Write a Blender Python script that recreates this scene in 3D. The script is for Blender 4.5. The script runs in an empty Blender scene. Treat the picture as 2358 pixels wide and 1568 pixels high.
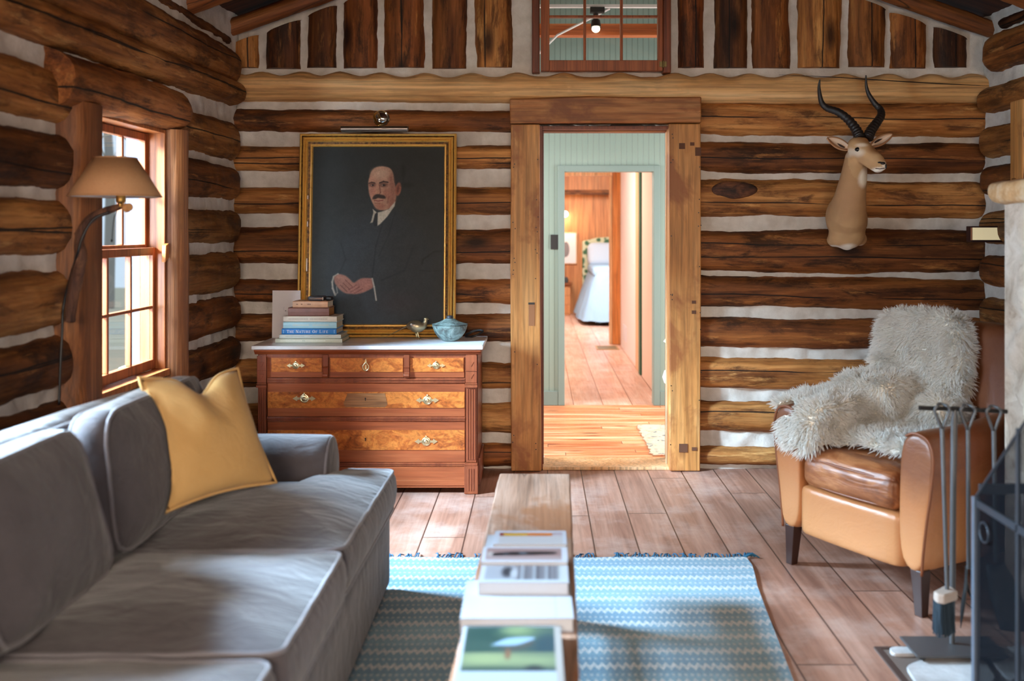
import bpy, math, random
import numpy as np
from mathutils import Vector, Matrix, Quaternion
from mathutils import noise as mnoise
from mathutils.bvhtree import BVHTree
R = random.Random(11)
NR = np.random.RandomState(5)
SC = bpy.context.scene
COL = SC.collection
PI = math.pi
# ---- camera numbers (35 mm lens, 36 mm film, level camera with a shifted lens, 1.42 m above the floor)
F, CX, CY, CAMZ = 2292.5, 1239.0, 531.0, 1.42
def W(px, py, Y):
    return Vector(((px - CX) / F * Y, Y, CAMZ - (py - CY) / F * Y))
def lin(c):
    c = c / 255.0
    return c / 12.92 if c <= 0.04045 else ((c + 0.055) / 1.055) ** 2.4
def rgb(r, g, b, k=1.0):
    return (lin(r) * k, lin(g) * k, lin(b) * k, 1.0)
def nz(x, y=0.0, z=0.0):
    return mnoise.noise((x, y, z))
# ------------------------------------------------------------------ objects
def wm(o):
    m = o.matrix_basis.copy()
    if o.parent is not None:
        m = wm(o.parent) @ o.matrix_parent_inverse @ m
    return m
def link(name, data, mat=None, parent=None, local=False):
    o = bpy.data.objects.new(name, data)
    COL.objects.link(o)
    if mat is not None and data is not None:
        data.materials.append(mat)
    if parent is not None:
        o.parent = parent
        if not local:
            o.matrix_parent_inverse = wm(parent).inverted()
    return o
def thing(name, label, cat, loc=(0, 0, 0), rz=0.0, group=None):
    o = bpy.data.objects.new(name, None)
    COL.objects.link(o)
    o.empty_display_size = 0.05
    o.location = loc
    o.rotation_euler = (0, 0, rz)
    return tag(o, label, cat, group)
def tag(o, label, cat, group=None):
    o['label'] = label
    o['category'] = cat
    if group:
        o['group'] = group
    return o
def struct(name, loc=(0, 0, 0)):
    o = bpy.data.objects.new(name, None)
    COL.objects.link(o)
    o.location = loc
    o['kind'] = 'structure'
    return o
class MB:
    """collects shapes and links them as ONE mesh object"""
    def __init__(s):
        s.v, s.f = [], []
    def add(s, vs, fs):
        o = len(s.v)
        s.v.extend([tuple(v) for v in vs])
        s.f.extend([tuple(i + o for i in f) for f in fs])
        return s
    def box(s, a, b, M=None):
        x0, y0, z0 = a; x1, y1, z1 = b
        vs = [(x0, y0, z0), (x1, y0, z0), (x1, y1, z0), (x0, y1, z0), (x0, y0, z1), (x1, y0, z1), (x1, y1, z1), (x0, y1, z1)]
        if M is not None:
            vs = [M @ Vector(v) for v in vs]
        return s.add(vs, [(0, 3, 2, 1), (4, 5, 6, 7), (0, 1, 5, 4), (1, 2, 6, 5), (2, 3, 7, 6), (3, 0, 4, 7)])
    def tube(s, pts, rad, n=10, cap=True, flat=1.0, up=None):
        pts = [Vector(p) for p in pts]
        m = len(pts)
        if not hasattr(rad, '__len__'):
            rad = [rad] * m
        vs, fs = [], []
        prev = None
        for i, p in enumerate(pts):
            t = (pts[min(i + 1, m - 1)] - pts[max(i - 1, 0)]).normalized()
            if prev is None:
                a = Vector(up) if up is not None else (Vector((0, 0, 1)) if abs(t.z) < 0.9 else Vector((1, 0, 0)))
            else:
                a = prev
            a = (a - t * a.dot(t)).normalized()
            b = t.cross(a)
            prev = a
            for k in range(n):
                th = 2 * PI * k / n
                vs.append(p + (a * math.cos(th) * flat + b * math.sin(th)) * rad[i])
        for i in range(m - 1):
            for k in range(n):
                k2 = (k + 1) % n
                fs.append((i * n + k, i * n + k2, (i + 1) * n + k2, (i + 1) * n + k))
        if cap:
            fs.append(tuple(reversed(range(n))))
            fs.append(tuple((m - 1) * n + k for k in range(n)))
        return s.add(vs, fs)
    def cyl(s, p0, p1, r0, r1=None, n=20):
        return s.tube([p0, p1], [r0, r0 if r1 is None else r1], n)
    def lathe(s, prof, c=(0, 0, 0), n=32, M=None, sx=1.0, sy=1.0):
        c = Vector(c); vs, fs = [], []
        m = len(prof)
        for r, z in prof:
            for k in range(n):
                th = 2 * PI * k / n
                v = Vector((r * math.cos(th) * sx, r * math.sin(th) * sy, z))
                vs.append((M @ v if M is not None else v) + c)
        for i in range(m - 1):
            for k in range(n):
                k2 = (k + 1) % n
                fs.append((i * n + k, i * n + k2, (i + 1) * n + k2, (i + 1) * n + k))
        fs.append(tuple(reversed(range(n))))
        fs.append(tuple((m - 1) * n + k for k in range(n)))
        return s.add(vs, fs)
    def ell(s, c, r, n=16, m=12, M=None):
        c = Vector(c); vs, fs = [], []
        for i in range(m + 1):
            ph = -PI / 2 + PI * i / m
            for k in range(n):
                th = 2 * PI * k / n
                v = Vector((r[0] * math.cos(ph) * math.cos(th), r[1] * math.cos(ph) * math.sin(th), r[2] * math.sin(ph)))
                vs.append((M @ v if M is not None else v) + c)
        for i in range(m):
            for k in range(n):
                k2 = (k + 1) % n
                fs.append((i * n + k, i * n + k2, (i + 1) * n + k2, (i + 1) * n + k))
        return s.add(vs, fs)
    def rbox(s, c, h, r=0.03, n=10, M=None, fn=None):
        """rounded subdivided box, h half sizes; fn(unit xyz, point) may move points"""
        idx, vs, fs = {}, [], []
        c = Vector(c)
        def vid(i, j, k):
            key = (i, j, k)
            if key not in idx:
                u = Vector((2 * i / n - 1, 2 * j / n - 1, 2 * k / n - 1))
                p = Vector([math.copysign(abs(math.sin(u[q] * PI / 2)), u[q]) * h[q] for q in range(3)])
                inner = Vector([max(-(h[q] - r), min(h[q] - r, p[q])) for q in range(3)])
                d = p - inner
                if d.length > 1e-9:
                    # push onto the rounded shell
                    q = inner + d.normalized() * r
                    p = q
                if fn:
                    p = fn(u, p)
                p = M @ p if M is not None else p
                idx[key] = len(vs); vs.append(p + c)
            return idx[key]
        for a in range(n):
            for b in range(n):
                for w, flip in ((0, True), (n, False)):
                    for ax in range(3):
                        q = []
                        for (da, db) in ((0, 0), (1, 0), (1, 1), (0, 1)):
                            t = [0, 0, 0]
                            t[ax] = w; t[(ax + 1) % 3] = a + da; t[(ax + 2) % 3] = b + db
                            q.append(vid(*t))
                        fs.append(tuple(reversed(q)) if flip else tuple(q))
        return s.add(vs, fs)
    def prism(s, poly, d0, d1, plane='XZ', M=None):
        """polygon (a,b) extruded between depths d0..d1"""
        n = len(poly); vs = []
        for d in (d0, d1):
            for a, b in poly:
                v = Vector((a, d, b)) if plane == 'XZ' else (Vector((d, a, b)) if plane == 'YZ' else Vector((a, b, d)))
                vs.append(M @ v if M is not None else v)
        fs = [tuple(range(n)), tuple(reversed(range(n, 2 * n)))]
        for i in range(n):
            j = (i + 1) % n
            fs.append((i, i + n, j + n, j))
        return s.add(vs, fs)
    def build(s, name, mat, parent=None, local=False, smooth=None, bevel=0.0, seg=2, sub=0, at=None):
        me = bpy.data.meshes.new(name)
        vs = s.v
        if at is not None:
            vs = [(v[0] - at[0], v[1] - at[1], v[2] - at[2]) for v in vs]
        me.from_pydata(vs, [], s.f)
        me.validate(); me.update()
        fix_normals(me)
        if smooth is not None:
            shade(me, smooth)
        o = link(name, me, mat, parent, local)
        if at is not None:
            o.location = at
        if bevel:
            m = o.modifiers.new('bevel', 'BEVEL'); m.width = bevel; m.segments = seg; m.limit_method = 'ANGLE'; m.angle_limit = 0.6
        if sub:
            m = o.modifiers.new('sub', 'SUBSURF'); m.levels = sub; m.render_levels = sub
        return o
def fix_normals(me):
    import bmesh
    bm = bmesh.new(); bm.from_mesh(me)
    bmesh.ops.recalc_face_normals(bm, faces=bm.faces)
    bm.to_mesh(me); bm.free()
def shade(me, deg):
    me.polygons.foreach_set('use_smooth', [True] * len(me.polygons))
    if deg < 180:
        try:
            me.set_sharp_from_angle(angle=math.radians(deg))
        except Exception:
            pass
def spline(pts, n=6):
    pts = [Vector(p) for p in pts]
    out = []
    for i in range(len(pts) - 1):
        p0 = pts[max(i - 1, 0)]; p1 = pts[i]; p2 = pts[i + 1]; p3 = pts[min(i + 2, len(pts) - 1)]
        for k in range(n):
            t = k / n
            out.append(0.5 * ((2 * p1) + (p2 - p0) * t + (2 * p0 - 5 * p1 + 4 * p2 - p3) * t * t + (3 * p1 - p0 - 3 * p2 + p3) * t ** 3))
    out.append(pts[-1])
    return out
def interp(vals, n=6):
    return [v.x for v in spline([(q, 0, 0) for q in vals], n)]
def remeshed(mb, voxel, smooth=6, fac=0.5):
    """union of the collected shapes as one continuous skin"""
    me = bpy.data.meshes.new('skin'); me.from_pydata(mb.v, [], mb.f); me.update(); fix_normals(me)
    o = bpy.data.objects.new('skin', me); COL.objects.link(o)
    m = o.modifiers.new('r', 'REMESH'); m.mode = 'VOXEL'; m.voxel_size = voxel
    if smooth:
        m = o.modifiers.new('s', 'SMOOTH'); m.iterations = smooth; m.factor = fac
    bpy.context.view_layer.update()
    dg = bpy.context.evaluated_depsgraph_get()
    out = bpy.data.meshes.new_from_object(o.evaluated_get(dg), depsgraph=dg)
    bpy.data.objects.remove(o); bpy.data.meshes.remove(me)
    out.materials.clear()
    return out
def verts_np(me):
    a = np.zeros(len(me.vertices) * 3, np.float32); me.vertices.foreach_get('co', a)
    return a.reshape(-1, 3)
def set_col(me, cols):
    a = me.color_attributes.new('Col', 'FLOAT_COLOR', 'POINT')
    c = np.ones((len(me.vertices), 4), np.float32); c[:, :3] = cols
    a.data.foreach_set('color', c.ravel())
# ------------------------------------------------------------------ materials
class G:
    def __init__(s, name):
        s.m = bpy.data.materials.new(name); s.m.use_nodes = True
        s.nt = s.m.node_tree; s.b = s.nt.nodes['Principled BSDF']; s.out = s.nt.nodes['Material Output']
    def n(s, t, ins=None, **at):
        d = s.nt.nodes.new('ShaderNode' + t)
        for k, v in at.items():
            setattr(d, k, v)
        for k, v in (ins or {}).items():
            s.put(d, k, v)
        return d
    def put(s, d, k, v):
        if isinstance(v, bpy.types.NodeSocket):
            s.nt.links.new(v, d.inputs[k])
        else:
            d.inputs[k].default_value = v
    def bs(s, **k):
        for a, v in k.items():
            s.put(s.b, a.replace('_', ' '), v)
        return s
    def math(s, op, a, b=0.0, c=None, clamp=False):
        d = s.n('Math', {0: a, 1: b}, operation=op); d.use_clamp = clamp
        if c is not None: s.put(d, 2, c)
        return d.outputs[0]
    def ramp(s, fac, stops, interp='LINEAR'):
        d = s.n('ValToRGB', {0: fac}); cr = d.color_ramp; cr.interpolation = interp
        while len(cr.elements) < len(stops): cr.elements.new(0.5)
        for e, (p, c) in zip(cr.elements, stops):
            e.position = p; e.color = c if hasattr(c, '__len__') else (c, c, c, 1)
        return d.outputs[0]
    def mix(s, fac, a, b, mode='MIX'):
        d = s.n('Mix', data_type='RGBA', blend_type=mode)
        s.put(d, 0, fac); s.put(d, 6, a); s.put(d, 7, b)
        return d.outputs[2]
    def coord(s, scale=(1, 1, 1), rnd=False, rot=(0, 0, 0), kind='Object'):
        c = s.n('TexCoord').outputs[kind]
        if rnd:
            r = s.n('ObjectInfo').outputs['Random']
            o = s.n('CombineXYZ', {0: s.math('MULTIPLY', r, 37.0), 1: s.math('MULTIPLY', r, 91.0), 2: s.math('MULTIPLY', r, 53.0)}).outputs[0]
            c = s.n('VectorMath', {0: c, 1: o}, operation='ADD').outputs[0]
        return s.n('Mapping', {'Vector': c, 'Scale': scale, 'Rotation': rot}).outputs[0]
    def noise(s, vec, scale=1.0, detail=4.0, rough=0.55, dist=0.0):
        return s.n('TexNoise', {'Vector': vec, 'Scale': scale, 'Detail': detail, 'Roughness': rough, 'Distortion': dist}).outputs[0]
    def bump(s, h, strength=0.3, dist=0.01):
        s.put(s.b, 'Normal', s.n('Bump', {'Height': h, 'Strength': strength, 'Distance': dist}).outputs[0])
        return s
def flat(name, c, rough=0.6, metal=0.0, **k):
    g = G(name); g.bs(Base_Color=c, Roughness=rough, Metallic=metal, **k)
    return g.m
def wood(name, dark, mid, light, axis=0, along=0.9, across=9.0, rough=0.55, crack=0.0, knots=0.0, patch=None, tint=False, bump=0.25, contrast=1.0, spec=0.4, fine=1.0):
    g = G(name)
    sc = [across] * 3; sc[axis] = along
    v = g.coord(tuple(sc), True)
    n1 = g.noise(v, 1.0, 6, 0.6, 0.6)
    lo, hi = 0.5 - 0.2 / contrast, 0.5 + 0.2 / contrast
    col = g.ramp(n1, [(lo, dark), (0.5, mid), (hi, light)])
    sf = [across * 7] * 3; sf[axis] = along * 2.2
    n2 = g.noise(g.coord(tuple(sf), True), 1.0, 3, 0.6)
    f2 = g.ramp(n2, [(0.32, 1 - 0.45 * fine), (0.6, 1.0)])
    col = g.mix(1.0, col, f2, 'MULTIPLY')
    if patch is not None:
        sp = [across * 0.30] * 3; sp[axis] = along * 1.4
        n3 = g.noise(g.coord(tuple(sp), True), 1.3, 5, 0.65, 0.3)
        col = g.mix(g.ramp(n3, [(0.50, 0.0), (0.60, 0.9)]), col, patch)
    if knots:
        sk = [across * 0.5] * 3; sk[axis] = along * 2.2
        vo = g.n('TexVoronoi', {'Vector': g.coord(tuple(sk), True), 'Scale': 1.0, 'Randomness': 1.0})
        col = g.mix(g.ramp(vo.outputs['Distance'], [(0.07, knots), (0.15, 0.0)]), col, (dark[0] * 0.5, dark[1] * 0.4, dark[2] * 0.4, 1))
    h = n2
    if crack:
        sc2 = [across * 0.42] * 3; sc2[axis] = along * 0.28
        n4 = g.noise(g.coord(tuple(sc2), True), 1.0, 0.6, 0.4)
        a = g.math('ABSOLUTE', g.math('SUBTRACT', n4, 0.47))
        ck = g.ramp(a, [(0.0016, 1.0), (0.0045, 0.0)])
        col = g.mix(g.math('MULTIPLY', ck, crack), col, (0.008, 0.004, 0.002, 1))
        h = g.math('SUBTRACT', n2, ck)
    if tint:
        col = g.mix(1.0, col, g.n('ObjectInfo').outputs['Color'], 'MULTIPLY')
    g.bs(Base_Color=col, Roughness=rough)
    g.put(g.b, 'Specular IOR Level', spec)
    g.bump(h, bump, 0.006)
    return g.m
def vcol(name, rough=0.6, spec=0.4, bump=0.0, bscale=120.0):
    g = G(name)
    g.bs(Base_Color=g.n('VertexColor', layer_name='Col').outputs[0], Roughness=rough)
    g.put(g.b, 'Specular IOR Level', spec)
    if bump:
        g.bump(g.noise(g.coord(), bscale, 3), bump, 0.002)
    return g.m
M = {}
def logwood(name, dark, mid, light, mottle, scrape, crackp=.5):
    g = G(name)
    n1 = g.noise(g.coord((.9, 11, 11), True), 1.0, 6, .62, .5)
    col = g.ramp(n1, [(.33, dark), (.5, mid), (.68, light)])
    n3 = g.noise(g.coord((2.6, 11, 11), True), 1.0, 8, .72, .4)
    col = g.mix(g.ramp(n3, [(.50, 0.0), (.62, .85)]), col, mottle)
    n5 = g.noise(g.coord((2.2, 17, 17), True, (0, 0, 0)), 1.3, 7, .7, .2)
    col = g.mix(g.ramp(n5, [(.58, 0.0), (.68, .8)]), col, scrape)
    n2 = g.noise(g.coord((3, 80, 80), True), 1.0, 3, .6)
    col = g.mix(1.0, col, g.ramp(n2, [(.3, .62), (.6, 1.06)]), 'MULTIPLY')
    # knots
    vo = g.n('TexVoronoi', {'Vector': g.coord((1.5, 4.2, 4.2), True), 'Scale': 1.0})
    kd = vo.outputs['Distance']
    col = g.mix(g.ramp(kd, [(.06, .95), (.13, .55), (.20, 0.0)]), col, (dark[0] * .28, dark[1] * .25, dark[2] * .25, 1))
    # one or two long drying checks on some logs
    s3 = g.n('SeparateXYZ', {0: g.n('TexCoord').outputs['Object']})
    r = g.n('ObjectInfo').outputs['Random']
    ck = None
    for k, (m, th) in enumerate(((7.0, 1 - crackp), (13.0, 1 - crackp * .6))):
        q = g.math('FRACT', g.math('MULTIPLY', r, m))
        wob = g.noise(g.n('CombineXYZ', {0: g.math('MULTIPLY', s3.outputs[0], 1.1), 1: g.math('MULTIPLY', r, 40.0 + k)}).outputs[0], 1.0, 3, .5)
        zc = g.math('ADD', g.math('MULTIPLY', g.math('SUBTRACT', q, .5), .10), g.math('MULTIPLY', g.math('SUBTRACT', wob, .5), .055))
        d = g.math('ABSOLUTE', g.math('SUBTRACT', s3.outputs[2], zc))
        ln = g.ramp(g.noise(g.n('CombineXYZ', {0: s3.outputs[0], 1: g.math('MULTIPLY', r, 17.0 + k)}).outputs[0], .9, 1), [(.40, 0.0), (.46, 1.0)])
        wdt = g.math('MULTIPLY', ln, .0035)
        c_ = g.math('MULTIPLY', g.math('LESS_THAN', d, wdt), g.math('GREATER_THAN', g.math('FRACT', g.math('MULTIPLY', r, 29.0 + 8 * k)), th))
        ck = c_ if ck is None else g.math('MAXIMUM', ck, c_)
    col = g.mix(g.math('MULTIPLY', ck, .95), col, (.006, .004, .003, 1))
    col = g.mix(1.0, col, g.n('ObjectInfo').outputs['Color'], 'MULTIPLY')
    g.bs(Base_Color=col, Roughness=.62); g.put(g.b, 'Specular IOR Level', .3)
    h = g.math('SUBTRACT', g.math('ADD', g.math('MULTIPLY', n2, .5), g.math('MULTIPLY', n3, .9)), ck)
    g.bump(h, .55, .012)
    return g.m
M['log'] = logwood('log_wood', rgb(110, 64, 30), rgb(172, 114, 60), rgb(212, 156, 94), rgb(86, 50, 26), rgb(220, 168, 104), .5)
M['log_dark'] = logwood('log_wood_dark', rgb(72, 38, 18), rgb(132, 78, 38), rgb(178, 114, 60), rgb(52, 30, 17), rgb(204, 142, 78), .5)
M['log_pale'] = wood('log_wood_pale', rgb(186, 132, 78), rgb(228, 178, 118), rgb(242, 204, 150), 0, 0.8, 8, 0.6, 0.0, 0.5, None, True, 0.35, 1.0)
g = G('mortar')
n = g.noise(g.coord(), 9, 6, 0.6)
col = g.ramp(n, [(0.3, rgb(196, 186, 174)), (0.65, rgb(224, 216, 206))])
n5 = g.noise(g.coord(), 1.6, 4, 0.6)
col = g.mix(g.ramp(n5, [(0.52, 0.0), (0.75, 0.5)]), col, rgb(176, 164, 152))
g.bs(Base_Color=col, Roughness=0.9); g.put(g.b, 'Specular IOR Level', 0.2)
g.bump(g.noise(g.coord(), 60, 5, 0.7), 0.5, 0.006); M['mortar'] = g.m
M['casing'] = wood('casing_wood', rgb(164, 102, 50), rgb(206, 142, 78), rgb(226, 170, 108), 2, 1.1, 8, 0.5, 0.0, 0.7, rgb(150, 88, 46), False, 0.25, 0.8)
M['casing_x'] = wood('casing_wood_across', rgb(124, 70, 32), rgb(176, 110, 56), rgb(206, 146, 88), 0, 1.2, 9, 0.5, 0.0, 0.8, rgb(128, 72, 38), False, 0.25, 1.0)
M['sash'] = wood('sash_wood', rgb(108, 48, 20), rgb(158, 80, 38), rgb(184, 104, 56), 2, 1.2, 14, 0.42, 0, 0, None, False, 0.12, 0.8)
M['post'] = wood('post_wood', rgb(84, 46, 22), rgb(140, 84, 44), rgb(176, 116, 68), 2, 1.0, 16, 0.55, 0.0, 0.5, rgb(110, 62, 32), False, 0.4, 0.9)
M['rafter'] = wood('rafter_wood', rgb(70, 34, 14), rgb(140, 78, 36), rgb(176, 108, 54), 0, 1.0, 10, 0.6, 0.9, 0.5, None, False, 0.4, 1.0)
M['jamb'] = wood('jamb_wood', rgb(80, 34, 18), rgb(120, 56, 30), rgb(150, 78, 44), 2, 1.2, 14, 0.45, 0, 0, None, False, 0.1, 0.7)
# dark roof boards
g = G('roof_boards')
sx = g.n('SeparateXYZ', {0: g.coord()})
f = g.math('FRACT', g.math('DIVIDE', sx.outputs[1], 0.21))
line = g.ramp(f, [(0.0, 0.15), (0.04, 1.0)])
col = g.ramp(g.noise(g.coord((1, 12, 1)), 1.5, 5), [(0.3, rgb(44, 22, 12)), (0.7, rgb(84, 46, 26))])
g.bs(Base_Color=g.mix(1.0, col, line, 'MULTIPLY'), Roughness=0.8); M['roof'] = g.m
# floor boards: long planks running away from the camera
def planks(name, ax, w, off, dark, mid, light, seam, rough, joint=2.6, contrast=1.0, worn=None, seamw=0.02, knots=0.0):
    g = G(name)
    s3 = g.n('SeparateXYZ', {0: g.n('TexCoord').outputs['Object']})
    a, b = s3.outputs[1 - ax], s3.outputs[ax]
    q = g.math('DIVIDE', g.math('SUBTRACT', a, off), w)
    cell = g.math('FLOOR', q); fr = g.math('FRACT', q)
    wn = g.n('TexWhiteNoise', {'W': cell}, noise_dimensions='1D').outputs[0]
    q2 = g.math('ADD', g.math('DIVIDE', b, joint), wn)
    cell2 = g.math('FLOOR', q2); fr2 = g.math('FRACT', q2)
    wn2 = g.n('TexWhiteNoise', {'Vector': g.n('CombineXYZ', {0: cell, 1: cell2}).outputs[0]}, noise_dimensions='3D').outputs[0]
    sh = g.n('CombineXYZ', {0: g.math('MULTIPLY', wn2, 30.0), 1: g.math('MULTIPLY', wn2, 17.0), 2: wn2}).outputs[0]
    vec = g.n('VectorMath', {0: g.n('TexCoord').outputs['Object'], 1: sh}, operation='ADD').outputs[0]
    sc = [9.0, 9.0, 9.0]; sc[ax] = 0.9
    n1 = g.noise(g.n('Mapping', {'Vector': vec, 'Scale': tuple(sc)}).outputs[0], 1.2, 6, 0.6, 0.9)
    col = g.ramp(n1, [(0.5 - 0.22 / contrast, dark), (0.5, mid), (0.5 + 0.22 / contrast, light)])
    sf = [70.0] * 3; sf[ax] = 2.5
    n2 = g.noise(g.n('Mapping', {'Vector': vec, 'Scale': tuple(sf)}).outputs[0], 1.0, 3, 0.6)
    col = g.mix(1.0, col, g.ramp(n2, [(0.3, 0.82), (0.6, 1.0)]), 'MULTIPLY')
    if knots:
        sk = [7.0] * 3; sk[ax] = 2.0
        vo = g.n('TexVoronoi', {'Vector': g.n('Mapping', {'Vector': vec, 'Scale': tuple(sk)}).outputs[0], 'Scale': 1.0})
        col = g.mix(g.ramp(vo.outputs['Distance'], [(0.08, knots), (0.16, 0.0)]), col, (dark[0] * .35, dark[1] * .3, dark[2] * .3, 1))
    if worn is not None:
        n3 = g.noise(g.coord((1, 1, 1)), 2.6, 6, 0.7)
        col = g.mix(g.ramp(n3, [(0.48, 0.0), (0.72, 0.7)]), col, worn)
    col = g.mix(1.0, col, g.ramp(wn2, [(0.0, 0.86), (1.0, 1.1)]), 'MULTIPLY')
    d = g.math('MINIMUM', g.math('MULTIPLY', g.math('MINIMUM', fr, g.math('SUBTRACT', 1.0, fr)), w), g.math('MULTIPLY', g.math('MINIMUM', fr2, g.math('SUBTRACT', 1.0, fr2)), joint))
    sm = g.ramp(g.math('DIVIDE', d, w), [(seamw * 0.5, 1.0), (seamw, 0.0)])
    col = g.mix(sm, col, seam)
    g.bs(Base_Color=col, Roughness=g.ramp(n2, [(0.3, rough + 0.1), (0.7, rough)]))
    g.bump(g.math('SUBTRACT', g.math('MULTIPLY', n2, 0.3), sm), 0.25, 0.004)
    return g.m
M['floor'] = planks('floor_boards', 1, 0.197, 0.253, rgb(132, 90, 74), rgb(164, 118, 98), rgb(184, 140, 120), rgb(74, 48, 38), 0.36, 2.7, 1.0, rgb(196, 170, 158), 0.022)
M['hall_floor'] = planks('hall_floor_boards', 0, 0.085, 0.0, rgb(196, 104, 56), rgb(236, 156, 106), rgb(250, 212, 176), rgb(120, 56, 30), 0.32, 3.1, 1.3, None, 0.035, 0.9)
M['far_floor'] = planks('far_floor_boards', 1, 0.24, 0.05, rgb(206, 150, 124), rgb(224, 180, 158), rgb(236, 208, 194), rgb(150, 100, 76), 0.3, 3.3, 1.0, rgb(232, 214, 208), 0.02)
# beadboard
g = G('green_beadboard')
s3 = g.n('SeparateXYZ', {0: g.coord()})
fr = g.math('FRACT', g.math('DIVIDE', s3.outputs[0], 0.045))
grv = g.ramp(fr, [(0.0, 0.0), (0.08, 1.0), (0.92, 1.0), (1.0, 0.0)])
g.bs(Base_Color=g.mix(1.0, rgb(130, 152, 148), g.ramp(grv, [(0, 0.55), (1, 1.0)]), 'MULTIPLY'), Roughness=0.5); g.bump(grv, 0.6, 0.006); M['bead'] = g.m
M['green'] = flat('green_paint', rgb(116, 138, 138), 0.45)
M['pine'] = planks('knotty_pine_boards', 2, 0.15, 0.03, rgb(176, 108, 60), rgb(202, 136, 84), rgb(220, 160, 104), rgb(140, 80, 44), 0.5, 6.0, 1.0, None, 0.03, 0.9)
M['white_paint'] = flat('pale_paint', rgb(236, 226, 222), 0.55)
M['orange_wood'] = wood('orange_wood', rgb(176, 96, 40), rgb(204, 124, 58), rgb(222, 150, 84), 2, 1, 8, 0.4, 0, 0.3)
M['pale_wood'] = wood('pale_wood', rgb(222, 166, 112), rgb(236, 188, 138), rgb(244, 206, 164), 2, 1, 8, 0.45)
# metals and small stuff
M['brass'] = flat('brass', rgb(190, 152, 84), 0.32, 1.0)
M['brass_pale'] = flat('pale_brass', rgb(226, 210, 168), 0.35, 1.0)
M['chrome'] = flat('polished_nickel', rgb(214, 216, 210), 0.12, 1.0)
M['steel'] = flat('brushed_steel', rgb(176, 166, 156), 0.3, 1.0)
M['iron'] = flat('black_iron', rgb(44, 42, 42), 0.45, 0.6)
M['iron_grey'] = flat('grey_iron', rgb(92, 92, 94), 0.5, 0.6)
M['black'] = flat('black_plastic', rgb(18, 18, 20), 0.4)
M['paper'] = flat('page_edges', rgb(206, 190, 164), 0.8)
M['white'] = flat('white_card', rgb(226, 222, 226), 0.7)
M['bulb'] = flat('bulb_glow', rgb(255, 236, 200), 0.4)
M['bulb'].node_tree.nodes['Principled BSDF'].inputs['Emission Color'].default_value = (1, 0.85, 0.6, 1)
M['bulb'].node_tree.nodes['Principled BSDF'].inputs['Emission Strength'].default_value = 9.0
g = G('window_glass')
tr = g.n('BsdfTransparent', {0: (0.93, 0.96, 0.97, 1)}); gl = g.n('BsdfGlossy', {0: (1, 1, 1, 1), 'Roughness': 0.02})
fz = g.math('MULTIPLY_ADD', g.math('POWER', g.n('LayerWeight', {'Blend': 0.5}).outputs['Facing'], 5.0), 0.9, 0.04)
mx = g.n('MixShader', {0: fz, 1: tr.outputs[0], 2: gl.outputs[0]}); g.nt.links.new(mx.outputs[0], g.out.inputs[0]); M['glass'] = g.m
# ================================================================== the room shell
# logs: every log is a mesh of its own, built along its own x axis; y is its depth, z its height
def log(parent, p0, p1, h, d=0.1, depth=(0, 1, 0), mat=None, col=(1, 1, 1), seed=0, ends=(1, 1), name='log', flatn=2.7, wob=1.0, cuttop=None, topfn=None):
    h = h * 1.08
    p0, p1 = Vector(p0), Vector(p1)
    L = (p1 - p0).length
    a = (p1 - p0).normalized()
    dv = Vector(depth); dv = (dv - a * dv.dot(a)).normalized()
    hv = a.cross(dv)
    n = 22
    m = max(6, int(L / 0.045))
    m = int(m * 2); xs = [L * i / m for i in range(m + 1)]
    er = min(h * 0.9, L * 0.3)
    xs = sorted(set(xs + [er * q for q in (0.02, 0.08, 0.2, 0.4, 0.7)] + [L - er * q for q in (0.02, 0.08, 0.2, 0.4, 0.7)]))
    vs, fs = [], []
    s = seed * 7.31
    for x in xs:
        k = 1.0 + 0.13 * wob * nz(x * 1.1, s, 1.0) + 0.06 * wob * nz(x * 4.0, s, 3.0)
        cz = 0.012 * wob * nz(x * 0.9, s, 5.0) * (h / 0.09)
        e = 1.0
        if ends[0] and x < er: e = min(e, math.sqrt(max(0.03, 1 - (1 - x / er) ** 2)))
        if ends[1] and x > L - er: e = min(e, math.sqrt(max(0.03, 1 - (1 - (L - x) / er) ** 2)))
        for q in range(n):
            th = 2 * PI * q / n
            c, sn = math.cos(th), math.sin(th)
            y = math.copysign(abs(c) ** (2 / flatn), c) * d * (0.35 + 0.65 * e)
            z = math.copysign(abs(sn) ** (2 / flatn), sn) * h * k * e + cz
            if topfn and sn > .2: z += topfn(x) * min(1, (sn - .2) / .5)
            w = 0.006 * wob * nz(x * 5, c * 1.3 + s, sn * 1.3) + .0045 * wob * nz(x * 17, c * 3 + s, sn * 3) + .002 * nz(x * 40, c * 5, sn * 5 + s)
            vs.append((x, y + w * c, z + w * sn))
    for i in range(len(xs) - 1):
        for q in range(n):
            q2 = (q + 1) % n
            fs.append((i * n + q, i * n + q2, (i + 1) * n + q2, (i + 1) * n + q))
    fs.append(tuple(reversed(range(n)))); fs.append(tuple((len(xs) - 1) * n + q for q in range(n)))
    if cuttop is not None:
        c0, sl = cuttop          # slanted top for gable logs: x limited by the roof line along local z
        vs = [(min(v[0], c0 + sl * v[2]), v[1], v[2]) for v in vs]
    me = bpy.data.meshes.new(name); me.from_pydata(vs, [], fs); me.validate(); me.update(); fix_normals(me); shade(me, 60)
    o = link(name, me, mat or M['log'], parent)
    mt = Matrix((a, dv, hv)).transposed().to_4x4(); mt.translation = p0
    o.matrix_basis = mt
    o.color = (*col, 1)
    return o
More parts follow.
